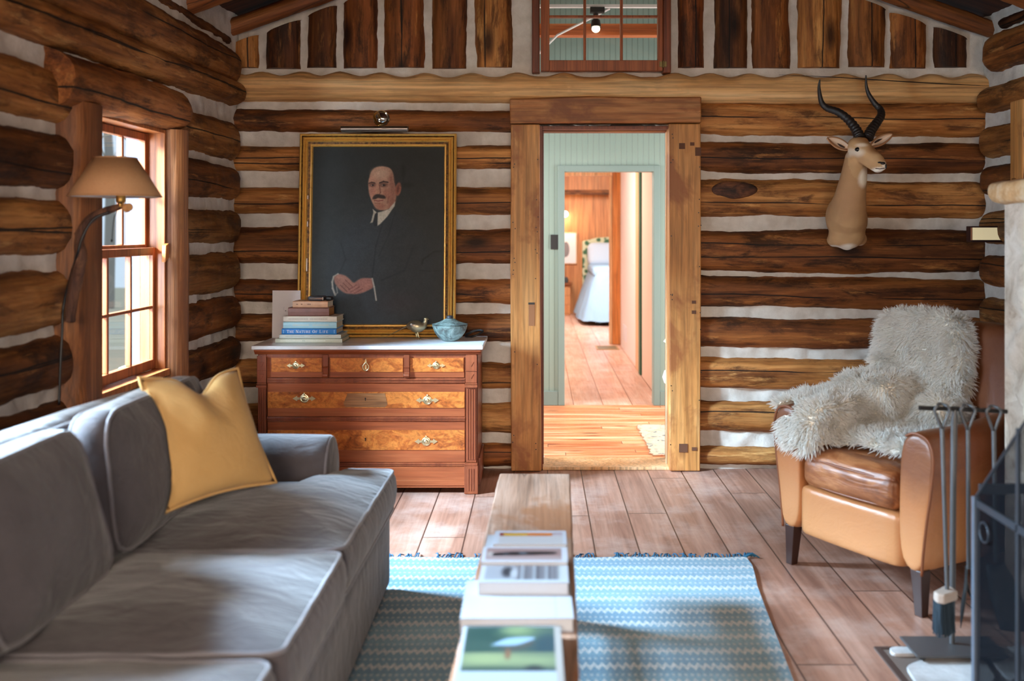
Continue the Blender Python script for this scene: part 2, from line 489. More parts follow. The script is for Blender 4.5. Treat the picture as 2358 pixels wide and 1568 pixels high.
def plaster(name, parent, u0, u1, z0, z1, pos, axis, holes=(), top=None, out=-1, step=0.024, thick=0.14, jit=0.016):
    """chinking sheet on plane axis=pos, with holes (u0,u1,z0,z1); solid thickness away from the room"""
    nu, nv = int(round((u1 - u0) / step)), int(round((z1 - z0) / step))
    us = [u0 + (u1 - u0) * i / nu for i in range(nu + 1)]; zs = [z0 + (z1 - z0) * j / nv for j in range(nv + 1)]
    for h in holes:
        us = sorted([u for u in us if abs(u - h[0]) > step * .4 and abs(u - h[1]) > step * .4] + [h[0], h[1]])
        zs = sorted([z for z in zs if abs(z - h[2]) > step * .4 and abs(z - h[3]) > step * .4] + [h[2], h[3]])
    idx = {}; vs, fs = [], []
    def vid(i, j):
        if (i, j) not in idx:
            u, z = us[i], zs[j]
            zz = min(z, top(u)) if top else z
            w = jit * (nz(u * 3.1, zz * 3.1, pos) + 0.75 * nz(u * 12, zz * 12, pos + 4) + .45 * nz(u * 27, zz * 27, pos))
            p = (pos + w, u, zz) if axis == 0 else (u, pos + w, zz)
            idx[(i, j)] = len(vs); vs.append(p)
        return idx[(i, j)]
    for i in range(len(us) - 1):
        for j in range(len(zs) - 1):
            cu, cz = (us[i] + us[i + 1]) / 2, (zs[j] + zs[j + 1]) / 2
            if any(h[0] < cu < h[1] and h[2] < cz < h[3] for h in holes): continue
            if top and zs[j] >= min(top(us[i]), top(us[i + 1])): continue
            fs.append((vid(i, j), vid(i + 1, j), vid(i + 1, j + 1), vid(i, j + 1)))
    me = bpy.data.meshes.new(name); me.from_pydata(vs, [], fs); me.update()
    shade(me, 180)
    o = link(name, me, M['mortar'], parent)
    s = o.modifiers.new('solid', 'SOLIDIFY'); s.thickness = thick; s.offset = -1 if out > 0 else 1
    return o
XL, XR, YB = -1.80, 2.655, 5.945
RIDGE = 0.40
def gable(x):   # underside of the gable rafters on the back wall
    return 2.775 + 0.375 * (x + 1.254) if x < RIDGE else 2.775 + 0.355 * (2.05 - x)
KT = 1.0
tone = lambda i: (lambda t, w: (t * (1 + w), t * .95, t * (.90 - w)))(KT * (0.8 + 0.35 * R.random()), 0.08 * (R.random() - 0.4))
# ---- floor
fl = MB().box((-2.0, -1.7, -0.12), (2.85, 5.95, 0.0)).build('floor', M['floor']); fl['kind'] = 'structure'
# ---- back wall
wb = struct('wall_back')
plaster('chinking', wb, -2.0, 2.85, 0.0, 3.5, YB, 1, holes=[(0.0, 0.80, -1, 2.06), (0.0, 0.75, 2.37, 3.1)], top=lambda u: gable(u) + 0.08, out=1)
Ls = [(2.075, .064, 'log_dark'), (1.855, .072, 'log'), (1.597, .076, 'log'), (1.33, .10, 'log_dark'), (1.06, .069, 'log_dark'), (.838, .083, 'log_dark'), (.568, .080, 'log'), (.305, .083, 'log'), (.076, .068, 'log_dark')]
for i, (z, h, m) in enumerate(Ls):
    log(wb, (-1.86, 5.985, z), (-.15, 5.985, z + 0.004 * (i % 3 - 1)), h, .095, mat=M[m], col=tone(i), seed=i + 1, ends=(1, 0))
Rs = [(2.09, .097, 'log'), (1.858, .086, 'log_dark'), (1.61, .108, 'log'), (1.305, .122, 'log_dark'), (1.052, .090, 'log_dark'), (.812, .088, 'log_dark'), (.574, .083, 'log'), (.315, .096, 'log'), (.075, .052, 'log')]
for i, (z, h, m) in enumerate(Rs):
    log(wb, (.94, 5.985, z + .006), (2.70, 5.985, z - 0.012), h, .095, mat=M[m], col=tone(i), seed=i + 21, ends=(0, 1))
GAPS = [(px_ - CX) / 389 + 1.86 for px_ in (525, 600, 692, 780, 874, 981, 1085, 1190, 1300, 1430, 1556, 1636, 1729, 1832, 1947, 2050, 2148, 2245)]
def scallop(x):
    d = min(abs(x - q) for q in GAPS)
    return .013 * math.cos(min(PI, d / .125 * PI))
kl = [c for c in wb.children if c.name.startswith('log')][len(Ls) + 2]
km = MB().ell((1.165, 5.889, 1.662), (.135, .010, .052), 24, 14)
km.v = [(x + .012 * nz(x * 12, z * 12), y, z + .008 * nz(x * 14, z * 9, 4)) for x, y, z in km.v]
km.build('knot', wood('knot_wood', rgb(38, 20, 12), rgb(84, 46, 26), rgb(124, 74, 42), 0, 9, 14, .6, 0, 0, None, False, .8, 1.3), kl, smooth=180)
# tie beam under the gable with its pale hewn face
log(wb, (-1.86, 5.965, 2.270), (2.72, 5.965, 2.256), .080, .105, mat=M['log_pale'], col=(1, .97, .93), seed=41, ends=(1, 1), name='tie_beam', wob=.6, topfn=scallop)
tbm = [c for c in wb.children if c.name.startswith('tie_beam')][0]
MB().tube([(x, y, z) for x, y, z in ((1.42, 5.864, 2.338), (1.75, 5.859, 2.323), (2.1, 5.858, 2.300), (2.4, 5.859, 2.283), (2.66, 5.864, 2.272))], [.001, .0035, .0045, .0045, .003], 6, flat=.6).build('drying_check', flat('check_black', rgb(20, 12, 8), .9), tbm, smooth=180)
# chinking scallops between the tie beam and the upright logs
for i, (a, b) in enumerate([(533, 592), (597, 692), (697, 780), (784, 874), (878, 980), (985, 1082), (1088, 1190), (1556, 1634), (1640, 1730), (1736, 1832), (1838, 1944), (1950, 2046), (2052, 2148), (2152, 2246)]):
    pass
ups = [(533, 588, 1), (612, 681, 0), (703, 768, 0), (791, 862, 0), (887, 970, 0), (991, 1072, 0), (1097, 1175, 1), (1568, 1622, 0), (1650, 1720, 0), (1738, 1820, 0), (1846, 1935, 1), (1960, 2038, 1), (2062, 2136, 1), (2162, 2232, 0)]
tints = [(1, .9, .75), (.62, .55, .5), (.55, .5, .45), (.75, .6, .5), (.95, .8, .66), (.7, .62, .55), (1, .92, .8), (.8, .6, .5), (.42, .38, .36), (.85, .75, .62), (1.05, .98, .85), (.8, .68, .55), (.85, .66, .5), (.3, .26, .25)]
for i, (a, b, pale) in enumerate(ups):
    x = ((a + b) / 2 - CX) / 389; h = (b - a) / 2 / 389
    top = gable(x) - 0.03
    sl = (0.375 if x < RIDGE else -0.355)
    log(wb, (x, 5.985, 2.390 - .012 * nz(i * 3.3)), (x, 5.985, top + 0.12), h * 1.06, .09, mat=M['log'] if pale else M['log_dark'], col=tints[i], seed=i + 61, ends=(0, 0), name='upright_log', wob=.9,
        cuttop=(top - 2.395, -sl))
# ---- left wall
wl = struct('wall_left'); KT = .70  # left wall's shade is put into its log colours by this darker tone
W1 = (3.93, 4.765, .76, 1.90)      # the window in view
W2 = (2.02, 2.95, .76, 1.90)       # the window beside it, nearer than the frame shows
plaster('chinking', wl, -1.7, 5.95, 0.0, 2.95, XL, 0, holes=[W1, W2], out=1)
Zl = [(1.935, .100), (1.69, .096), (1.445, .092), (1.188, .104), (.945, .092), (.715, .09), (.48, .09), (.25, .09), (.06, .07)]
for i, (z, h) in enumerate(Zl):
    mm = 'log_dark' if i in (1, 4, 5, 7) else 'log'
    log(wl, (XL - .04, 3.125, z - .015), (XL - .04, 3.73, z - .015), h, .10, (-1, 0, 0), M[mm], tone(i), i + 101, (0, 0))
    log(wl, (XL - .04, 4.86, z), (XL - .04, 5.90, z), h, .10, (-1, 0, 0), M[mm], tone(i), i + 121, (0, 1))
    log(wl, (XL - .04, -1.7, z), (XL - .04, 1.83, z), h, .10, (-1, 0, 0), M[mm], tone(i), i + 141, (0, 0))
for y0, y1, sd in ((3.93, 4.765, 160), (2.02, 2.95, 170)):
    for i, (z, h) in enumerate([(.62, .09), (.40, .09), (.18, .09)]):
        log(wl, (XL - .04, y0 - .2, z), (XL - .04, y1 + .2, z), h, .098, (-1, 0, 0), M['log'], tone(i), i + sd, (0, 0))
log(wl, (XL - .02, -1.7, 2.03), (XL - .02, 5.88, 2.225), .068, .115, (-1, 0, 0), M['log'], (.84, .76, .68), 181, (0, 1))
log(wl, (XL - .04, -1.7, 2.25), (XL - .04, 5.88, 2.375), .105, .12, (-1, 0, 0), M['log'], (.68, .58, .50), 182, (0, 1))
log(wl, (XL - .03, 2.5, 2.535), (XL - .03, 5.8, 2.525), .022, .05, (-1, 0, 0), M['log_dark'], (.5, .45, .4), 183, (0, 1))
# ---- right wall
wr = struct('wall_right'); KT = .72  # right wall logs also darkened in colour to stand in for shade
plaster('chinking', wr, -1.7, 5.95, 0.0, 2.95, XR, 0, out=-1)
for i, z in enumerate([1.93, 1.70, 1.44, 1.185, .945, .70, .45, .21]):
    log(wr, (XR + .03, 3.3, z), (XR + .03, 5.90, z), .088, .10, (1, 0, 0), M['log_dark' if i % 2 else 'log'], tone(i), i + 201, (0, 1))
log(wr, (XR + .03, -1.7, 2.10), (XR + .03, 5.88, 2.185), .075, .12, (1, 0, 0), M['log'], (.8, .72, .62), 221, (0, 1))
log(wr, (XR + .03, -1.7, 2.36), (XR + .03, 5.84, 2.445), .100, .11, (1, 0, 0), M['log'], (.7, .55, .45), 222, (0, 1))
log(wr, (XR + .02, 3.5, 2.58), (XR + .02, 5.7, 2.60), .024, .05, (1, 0, 0), M['log_dark'], (.3, .26, .24), 223, (1, 1))
# ---- wall behind the camera, with two unseen openings added for the fill lamps
we = struct('wall_rear')
plaster('plaster', we, -2.0, 2.85, 0.0, 3.6, -1.7, 1, holes=[(-1.2, .1, .7, 2.1), (.9, 2.2, .7, 2.1)], top=lambda u: gable(u) + .1, out=-1, step=.1)
# ---- roof: two slopes in one piece, with round rafters
rt = []
x0, x1 = -2.3, 3.1
zt = lambda x: gable(x) + 0.13
ro = MB()
for (y0, y1) in ((-1.9, 6.12),):
    pts = [(x0, zt(x0)), (RIDGE, zt(RIDGE)), (x1, zt(x1)), (x1, zt(x1) + .12), (RIDGE, zt(RIDGE) + .14), (x0, zt(x0) + .12)]
    ro.prism(pts, y0, y1)
ce = ro.build('ceiling', M['roof']); ce['kind'] = 'structure'
for i, (y, r) in enumerate([(5.865, .045), (5.15, .072), (4.42, .07), (3.70, .07), (2.95, .07), (2.2, .07), (1.4, .07)]):
    for s, (xa, xb) in enumerate(((-1.9, RIDGE), (2.75, RIDGE))):
        za, zb = gable(xa) + .05, gable(xb) + .05
        log(ce, (xa, y, za + (.0 if i else .0)), (xb, y, zb), r, r * 1.15, mat=M['rafter'], col=(1, 1, 1) if s == 0 else (.8, .8, .8), seed=i * 2 + s + 301, ends=(0, 0), name='rafter', flatn=2.3, wob=.6)
# ---- door opening: hewn casing, jambs, threshold
d1 = struct('door_1')
def board(name, parent, pts, y0, y1, mat, bev=.004, plane='XZ'):
    return MB().prism(pts, y0, y1, plane).build(name, mat, parent, bevel=bev)
cas_l = board('casing', d1, [(-.158, 0.004), (.020, 0.004), (.012, 1.0), (.010, 2.046), (-.160, 2.046), (-.164, 1.2)], 5.862, 5.97, M['casing'], .006)
cas_r = board('casing', d1, [(.775, 0.004), (.955, 0.004), (.960, 1.1), (.958, 2.05), (.770, 2.05), (.774, 1.0)], 5.862, 5.97, M['casing'], .006)
cas_t = board('casing_head', d1, [(-.165, 2.05), (.40, 2.056), (.962, 2.054), (.962, 2.208), (.60, 2.206), (.3, 2.212), (-.168, 2.196)], 5.858, 5.97, M['casing_x'], .008)
jl = MB().box((.008, 5.90, 0.004), (.026, 6.16, 2.04)).build('jamb', M['jamb'], d1, bevel=.002)
jr = MB().box((.785, 5.90, 0.004), (.80, 6.16, 2.04)).build('jamb', M['jamb'], d1, bevel=.002)
jt = MB().box((.026, 5.90, 2.022), (.785, 6.16, 2.04)).build('jamb_head', M['jamb'], d1, bevel=.002)
st = MB().box((.770, 5.985, 0.004), (.786, 6.02, 2.02)).build('door_stop', M['pale_wood'], d1, bevel=.002)
st = MB().box((.0265, 5.985, 0.004), (.034, 6.02, 2.02)).build('door_stop', M['jamb'], d1, bevel=.002)
st = MB().box((.035, 5.985, 2.012), (.769, 6.02, 2.0215)).build('door_stop', M['casing_x'], d1, bevel=.001)
th = MB().box((.0265, 5.90, 0.0), (.785, 6.16, .018)).build('threshold', M['pale_wood'], d1, bevel=.004)
# old hinge mortises, nail holes and a filled latch patch on the casing
pm = MB()
for (x, z, w, h) in ((.83, .115, .05, .05), (.905, .125, .03, .02), (.905, .93, .025, .02), (.905, .99, .025, .018), (.83, 1.90, .035, .035), (.895, 1.92, .025, .02), (.925, 1.86, .035, .05)):
    pm.box((x, 5.8585, z), (x + w, 5.861, z + h))
pm.build('mortise_patch', flat('dark_patch', rgb(96, 58, 36), .7), cas_r)
pl = MB().box((-.055, 5.8585, .86), (-.02, 5.861, .985)).build('latch_patch', flat('patch_wood', rgb(158, 104, 66), .6), cas_l)
MB().box((-.057, 5.857, .985), (-.02, 5.861, .997)).build('latch_slot', M['black'], cas_l)
for cs, xa, xb in ((cas_l, -.145, -.01), (cas_r, .785, .95)):
    nh = MB()
    for i in range(22):
        x = (xa if R.random() < .5 else xb) + R.uniform(-.006, .012)
        z = R.uniform(.1, 2.0)
        nh.cyl((x, 5.8608, z), (x, 5.8625, z), .0035, n=8)
    nh.build('nail_hole', M['black'], cs)
# ---- upper window over the door
w2 = struct('window_2')
fr = MB()
fr.box((-.036, 5.875, 2.352), (.010, 6.0, 3.1)).box((.738, 5.875, 2.352), (.785, 6.0, 3.1))
fr.build('window_frame', M['jamb'], w2, bevel=.006)
sa = MB()
sx0, sx1, sz0 = .016, .736, 2.362
sa.box((sx0, 5.868, sz0), (.067, 5.915, 3.06)).box((.706, 5.868, sz0), (sx1, 5.915, 3.06)).box((.067, 5.868, sz0), (.706, 5.915, 2.425)).box((.067, 5.868, 3.0), (.706, 5.915, 3.06))
for x in (.276, .493):
    sa.box((x - .008, 5.876, 2.425), (x + .008, 5.91, 3.0))
for z in (2.685, 2.94):
    sa.box((.067, 5.877, z - .007), (.706, 5.909, z + .007))
sash2 = sa.build('window_sash', M['sash'], w2, bevel=.003)
MB().box((.067, 5.893, 2.425), (.706, 5.896, 3.0)).build('pane', M['glass'], sash2)
hg = MB().box((.715, 5.860, 2.385), (.757, 5.8675, 2.415)); hg.cyl((.737, 5.862, 2.38), (.737, 5.862, 2.42), .007, n=10)
hg.build('hinge', flat('old_brass', rgb(120, 104, 66), .45, .9), w2)
# ---- left window
w1 = struct('window_1')
log(w1, (XL - .03, 3.62, 1.985), (XL - .03, 4.93, 2.0), .098, .15, (-1, 0, 0), M['log'], (.70, .54, .45), 401, (0, 1), 'lintel_log', 2.2, 1.2)
def livepost(y0, y1, sd, wave, sign):
    m = MB(); vs = []; n = 30
    prof = []
    for i in range(n + 1):
        z = .48 + (1.905 - .48) * i / n
        k = wave * (.5 * nz(z * 2.2, sd) + .5 * nz(z * 5.0, sd + 3))
        prof.append((z, k))
    cols = 8
    fs = []
    for z, k in prof:
        ya, yb = (y0 + (k if sign < 0 else 0), y1 + (k if sign > 0 else 0))
        ring = [(XL - .12, ya), (XL + .05, ya), (XL + .085, ya + .02), (XL + .10, ya + .05), (XL + .104, (ya + yb) / 2), (XL + .10, yb - .04), (XL + .085, yb - .015), (XL + .05 + k * .4, yb), (XL - .12, yb)]
        vs += [(x, y, z) for x, y in ring]
    c = 9
    for i in range(n):
        for q in range(c):
            q2 = (q + 1) % c
            fs.append((i * c + q, i * c + q2, (i + 1) * c + q2, (i + 1) * c + q))
    fs.append(tuple(range(c))); fs.append(tuple(n * c + q for q in range(c)))
    m.add(vs, fs)
    return m
livepost(3.715, 3.925, 5, .05, -1).build('window_post', M['post'], w1, smooth=40)
livepost(4.758, 4.885, 9, .035, 1).build('window_post', M['post'], w1, smooth=40)
jm = MB()
jm.box((XL - .095, 4.738, .76), (XL + .024, 4.756, 1.9)).box((XL - .16, 3.926, .76), (XL + .024, 3.944, 1.9)).box((XL - .16, 3.944, 1.882), (XL + .024, 4.738, 1.90)).box((XL - .16, 3.944, .735), (XL + .05, 4.738, .765))
jm.build('window_frame', wood('fir_jamb', rgb(150, 78, 34), rgb(176, 100, 48), rgb(196, 124, 68), 2, 1, 8, .4), w1, bevel=.003)
def sash(parent, x, y0, y1, z0, z1, cols, rows, name):
    m = MB(); t, d = .032, .016
    m.box((x - d, y0, z0), (x + d, y0 + t, z1)).box((x - d, y1 - t, z0), (x + d, y1, z1)).box((x - d, y0 + t, z0), (x + d, y1 - t, z0 + .045)).box((x - d, y0 + t, z1 - .036), (x + d, y1 - t, z1))
    for c in range(1, cols):
        y = y0 + t + (y1 - y0 - 2 * t) * c / cols
        m.box((x - d * .8, y - .009, z0 + .045), (x + d * .8, y + .009, z1 - .036))
    for r in range(1, rows):
        z = z0 + .045 + (z1 - z0 - .08) * r / rows
        m.box((x - d * .78, y0 + t, z - .007), (x + d * .78, y1 - t, z + .007))
    o = m.build(name, M['sash'], parent, bevel=.003)
    MB().box((x - .002, y0 + t, z0 + .045), (x + .002, y1 - t, z1 - .036)).build('pane', M['glass'], o)
    return o
sash(w1, XL - .035, 3.945, 4.737, .767, 1.34, 3, 2, 'lower_sash')
sash(w1, XL - .072, 3.945, 4.737, 1.31, 1.88, 3, 2, 'upper_sash')
MB().prism([(4.69, 1.27), (4.735, 1.29), (4.735, 1.36), (4.70, 1.35)], XL + .0255, XL + .045, 'YZ').build('sash_wedge', M['orange_wood'], w1, bevel=.003)
MB().box((XL - .16, 4.738, .76), (XL - .0955, 4.756, 1.9)).build('outer_casing', flat('weathered_casing', rgb(84, 90, 104), .8), w1)
ex = MB().box((XL - .185, 4.885, .70), (XL - .16, 5.33, 1.95))
ex.build('shutter', wood('weathered_wood', rgb(76, 74, 84), rgb(112, 110, 122), rgb(140, 138, 150), 2, 1, 14, .8), w1)
# second left window (outside the picture)
w4 = struct('window_4')
jm = MB()
jm.box((XL - .16, 2.93, .76), (XL + .03, 2.95, 1.9)).box((XL - .16, 2.02, .76), (XL + .03, 2.04, 1.9)).box((XL - .16, 2.04, 1.88), (XL + .03, 2.93, 1.90)).box((XL - .16, 2.04, .735), (XL + .05, 2.93, .77))
jm.build('window_frame', M['sash'], w4)
log(w4, (XL - .03, 1.80, 1.985), (XL - .03, 3.12, 1.99), .098, .14, (-1, 0, 0), M['log'], (.70, .54, .45), 402, (1, 1), 'lintel_log', 2.2, 1.2)
sash(w4, XL - .035, 2.042, 2.928, .767, 1.34, 3, 2, 'lower_sash')
sash(w4, XL - .072, 2.042, 2.928, 1.31, 1.88, 3, 2, 'upper_sash')
livepost(2.95, 3.105, 15, .01, 1).build('window_post', M['post'], w4, smooth=40)
livepost(1.84, 2.02, 19, .03, -1).build('window_post', M['post'], w4, smooth=40)
# window casing on the right wall
w3 = struct('window_3')
MB().box((XR - .075, 5.30, .95), (XR - .0, 5.445, 2.125)).build('window_casing', M['casing'], w3, bevel=.008)
MB().box((XR - .075, 4.22, .95), (XR - .0, 4.36, 2.125)).build('window_casing', M['casing'], w3, bevel=.008)
s3 = MB().box((XR - .055, 4.365, .95), (XR - .02, 4.44, 1.98)).box((XR - .055, 5.22, .95), (XR - .02, 5.295, 1.98)).box((XR - .055, 4.44, 1.9), (XR - .02, 5.22, 1.98)).box((XR - .055, 4.44, .95), (XR - .02, 5.22, 1.04)).box((XR - .05, 4.44, 1.44), (XR - .025, 5.22, 1.48)).build('window_sash', M['sash'], w3, bevel=.003)
MB().box((XR - .04, 4.44, 1.04), (XR - .036, 5.22, 1.9)).build('pane', M['glass'], s3)
# ================================================================== the rooms seen through the door
hb = struct('wall_hall')
DX0, DX1, DZ = .2155, .940, 1.90
hw = MB()
hw.box((-1.4, 8.10, 0), (DX0, 8.22, 3.7)).box((DX1, 8.10, 0), (2.2, 8.22, 3.7)).box((DX0, 8.10, DZ), (DX1, 8.22, 3.7))
hw.build('beadboard', M['bead'], hb)
tr = MB()
tr.box((DX0 - .052, 8.082, 0), (DX0, 8.10, DZ + .05)).box((DX1, 8.082, 0), (DX1 + .05, 8.10, DZ + .05)).box((DX0, 8.082, DZ), (DX1, 8.10, DZ + .05))
tr.build('casing', M['green'], hb, bevel=.003)
bb = MB().box((-1.4, 8.086, 0), (DX0 - .053, 8.0995, .115)).box((DX1 + .051, 8.086, 0), (2.2, 8.0995, .115)).build('baseboard', M['green'], hb, bevel=.003)
hs = struct('wall_hall_side')
HS = flat('hall_side_paint', rgb(176, 170, 156), .6)
# left side of the hall closed, right side with a door opening
hl = MB()
hl.box((-1.5, 6.0, 0), (-1.4, 6.35, 3.7)).box((-1.5, 6.35, 0), (-1.4, 8.2, 3.7))
hl.box((2.2, 6.0, 0), (2.3, 6.3, 3.7)).box((2.2, 7.8, 0), (2.3, 8.2, 3.7)).box((2.2, 6.3, 2.2), (2.3, 7.8, 3.7))
hl.build('paneling', HS, hs)
fr2 = MB().box((-1.5, 6.085, 0), (-.02, 6.12, 3.7)).box((.82, 6.085, 0), (2.3, 6.12, 3.7)).box((-.02, 6.085, 2.06), (.82, 6.12, 2.37)).box((-.04, 6.085, 3.1), (.8, 6.12, 3.7)).build('inner_lining', HS, hs)
hf = MB().box((-1.5, 5.951, -.12), (2.3, 8.11, -.001)).build('floor_hall', M['hall_floor']); hf['kind'] = 'structure'
hc = MB().box((-1.5, 6.09, 3.7), (2.3, 8.22, 3.8)).build('ceiling_hall', flat('ceiling_paint', rgb(120, 92, 66), .7)); hc['kind'] = 'structure'
hbeam = MB().box((-1.39, 7.0, 2.795), (2.19, 7.10, 2.875)).build('beam_hall', wood('fir_beam', rgb(150, 70, 30), rgb(186, 96, 46), rgb(206, 124, 70), 0, 1, 9, .45, 0, .6)); hbeam['kind'] = 'structure'
# passage beyond the hall
pw = struct('wall_passage')
MB().box((1.03, 8.22, 0), (1.15, 12.5, 2.6)).build('plaster_panel', M['white_paint'], pw)
MB().box((-.9, 8.22, 0), (-.8, 12.5, 2.6)).build('plaster_panel', M['white_paint'], pw)
MB().box((1.006, 9.92, 0), (1.0295, 10.28, 2.6)).build('door_casing', M['pale_wood'], pw, bevel=.003)
MB().box((1.000, 9.78, 0), (1.0295, 9.915, 2.6)).build('door_edge', flat('dark_green_paint', rgb(40, 92, 70), .45), pw, bevel=.003)
MB().box((1.012, 8.24, 0), (1.0295, 9.70, 2.6)).build('door_panel', flat('cream_paint', rgb(238, 206, 186), .5), pw, bevel=.003)
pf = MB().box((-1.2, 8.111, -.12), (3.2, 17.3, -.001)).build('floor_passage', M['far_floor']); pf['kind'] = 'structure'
pc = MB().box((-1.2, 8.22, 2.6), (3.2, 17.3, 2.7)).build('ceiling_passage', flat('pine_ceiling', rgb(190, 140, 98), .6)); pc['kind'] = 'structure'
wp = struct('wall_bedroom')
MB().box((.93, 12.42, 0), (1.05, 12.54, 2.6)).build('door_post', M['orange_wood'], wp, bevel=.006)
MB().box((1.051, 12.43, 0), (1.12, 12.56, 2.6)).build('door_casing', M['pale_wood'], wp, bevel=.004)
MB().box((.895, 12.46, 0), (.929, 12.56, 2.1)).build('door_casing', M['pale_wood'], wp, bevel=.004)
MB().box((-1.2, 12.45, 2.105), (.929, 12.56, 2.6)).build('lintel', M['pale_wood'], wp, bevel=.004)
MB().box((1.12, 12.5, 0), (3.2, 12.6, 2.6)).build('partition', M['white_paint'], wp)
MB().box((-1.2, 12.5, 0), (-.2, 12.6, 2.1)).build('partition', M['white_paint'], wp)
MB().box((-1.2, 17.0, 0), (3.2, 17.1, 2.6)).build('pine_boards', wood('knotty_pine', rgb(176, 106, 60), rgb(204, 138, 86), rgb(220, 160, 106), 2, .8, 6, .5, 0, .95, None, False, .1, .8), wp)
MB().box((-1.2, 16.6, 2.02), (3.2, 16.72, 2.10)).build('ceiling_beam', M['log_dark'], wp)
MB().box((-1.3, 12.6, 0), (-1.2, 17.1, 2.6)).build('side_boards', M['pine'], wp)
MB().box((3.2, 12.6, 0), (3.3, 17.1, 2.6)).build('side_boards', M['pine'], wp)
# ================================================================== sofa
def fabric(name, c, c2, sheen=0.3, wr=1.0):
    g = G(name)
    n = g.noise(g.coord((1, 1, 1)), 5, 4, 0.6)
    g.bs(Base_Color=g.mix(g.ramp(n, [(0.35, 0.0), (0.65, 1.0)]), c, c2), Roughness=0.85)
    g.put(g.b, 'Sheen Weight', sheen); g.put(g.b, 'Sheen Roughness', 0.45)
    g.put(g.b, 'Specular IOR Level', 0.15)
    w = g.noise(g.coord((3, 7, 5)), 2.2, 4, 0.55, 0.8)
    f = g.noise(g.coord(), 260, 2)
    g.bump(g.math('ADD', g.math('MULTIPLY', w, 1.0 * wr), g.math('MULTIPLY', f, 0.05)), 0.35, 0.03)
    return g.m
M['velvet'] = fabric('grey_velvet', rgb(72, 67, 70), rgb(84, 79, 82))
M['piping'] = fabric('grey_piping', rgb(108, 104, 108), rgb(118, 114, 118), .3, .1)
def outline(poly, r=.05, n=4):
    """rounded corners of a polygon given in (x,y)"""
    out = []
    m = len(poly)
    for i in range(m):
        p, a, b = Vector(poly[i]), Vector(poly[i - 1]), Vector(poly[(i + 1) % m])
        u, v = (a - p).normalized(), (b - p).normalized()
        rr = min(r, (a - p).length * .45, (b - p).length * .45)
        s, e = p + u * rr, p + v * rr
        for k in range(n + 1):
            t = k / n
            out.append(s * (1 - t) ** 2 + p * 2 * t * (1 - t) + e * t * t)
    return out
def resample(pts, step):
    out = []
    m = len(pts)
    for i in range(m):
        a, b = pts[i], pts[(i + 1) % m]
        k = max(1, int(round((b - a).length / step)))
        for q in range(k):
            out.append(a + (b - a) * q / k)
    return out
def slab_cushion(poly, z0, z1, crown, seed, rad=.05, step=.035, wr=.006, under=.2, M4=None, pipe=.0065, rings=9):
    """a boxed cushion with a swollen top over a plan polygon; returns cushion shapes and its piping"""
    ol = resample(outline(poly, rad), step)
    n = len(ol)
    c = sum(ol, Vector((0, 0))) / n
    vs, fs = [], []
    rows = []
    def ring(s, z, bulge=0):
        out = []
        for p in ol:
            d = p - c
            q = c + d * s + d.normalized() * bulge
            w = wr * (nz(q.x * 5, q.y * 9, seed) + .6 * nz(q.x * 14, q.y * 17, seed + 2))
            out.append((q.x, q.y, z + w * (1 if z > (z0 + z1) / 2 else .3)))
        return out
    S = [0.0] + [math.sin(PI / 2 * k / rings) for k in range(1, rings + 1)]
    R_ = []
    for s in S[1:]:
        R_.append(ring(s * .985, z1 + crown * (1 - s ** 2.6) + (0.0)))
    hgt = z1 - z0
    for k in range(1, 6):
        t = k / 6
        R_.append(ring(1.0, z1 - hgt * t, .016 * math.sin(PI * t)))
    R_.append(ring(.985, z0))
    for s in reversed(S[1:-1]):
        R_.append(ring(s * .985, z0 - crown * under * (1 - s ** 2.6)))
    vs.append((c.x, c.y, z1 + crown + wr * nz(c.x * 5, c.y * 9, seed)))
    for r in R_: vs += r
    vs.append((c.x, c.y, z0 - crown * under))
    for q in range(n):
        fs.append((0, 1 + q, 1 + (q + 1) % n))
    for i in range(len(R_) - 1):
        for q in range(n):
            q2 = (q + 1) % n
            fs.append((1 + i * n + q, 1 + (i + 1) * n + q, 1 + (i + 1) * n + q2, 1 + i * n + q2))
    b = 1 + (len(R_) - 1) * n
    last = len(vs) - 1
    for q in range(n):
        fs.append((b + q, last, b + (q + 1) % n))
    T = (lambda p: M4 @ Vector(p)) if M4 is not None else (lambda p: Vector(p))
    cu = MB().add([T(v) for v in vs], fs)
    pi = MB()
    top = [T((p[0], p[1], p[2])) for p in R_[rings - 1]]
    bot = [T((p[0], p[1], p[2])) for p in R_[rings + 5]]
    for loop in (top, bot):
        lp = loop + loop[:2]
        pi.tube(lp, pipe, 6, cap=False)
    return cu, pi
sofa = thing('sofa', 'long grey velvet sofa with rolled arms along the log wall under the window', 'sofa', (-1.05, 2.55, 0))
base = MB().box((-1.46, 1.25, .05), (-.615, 3.93, .30))
base.build('base', M['velvet'], sofa, bevel=.02, seg=3)
fr = MB()
ft = MB()
for x in (-1.38, -.70):
    for y in (1.35, 2.6, 3.84):
        fo = MB().cyl((x, y, .017), (x, y, .052), .022, .03, 12)
        fo.build('foot', M['black'], sofa)
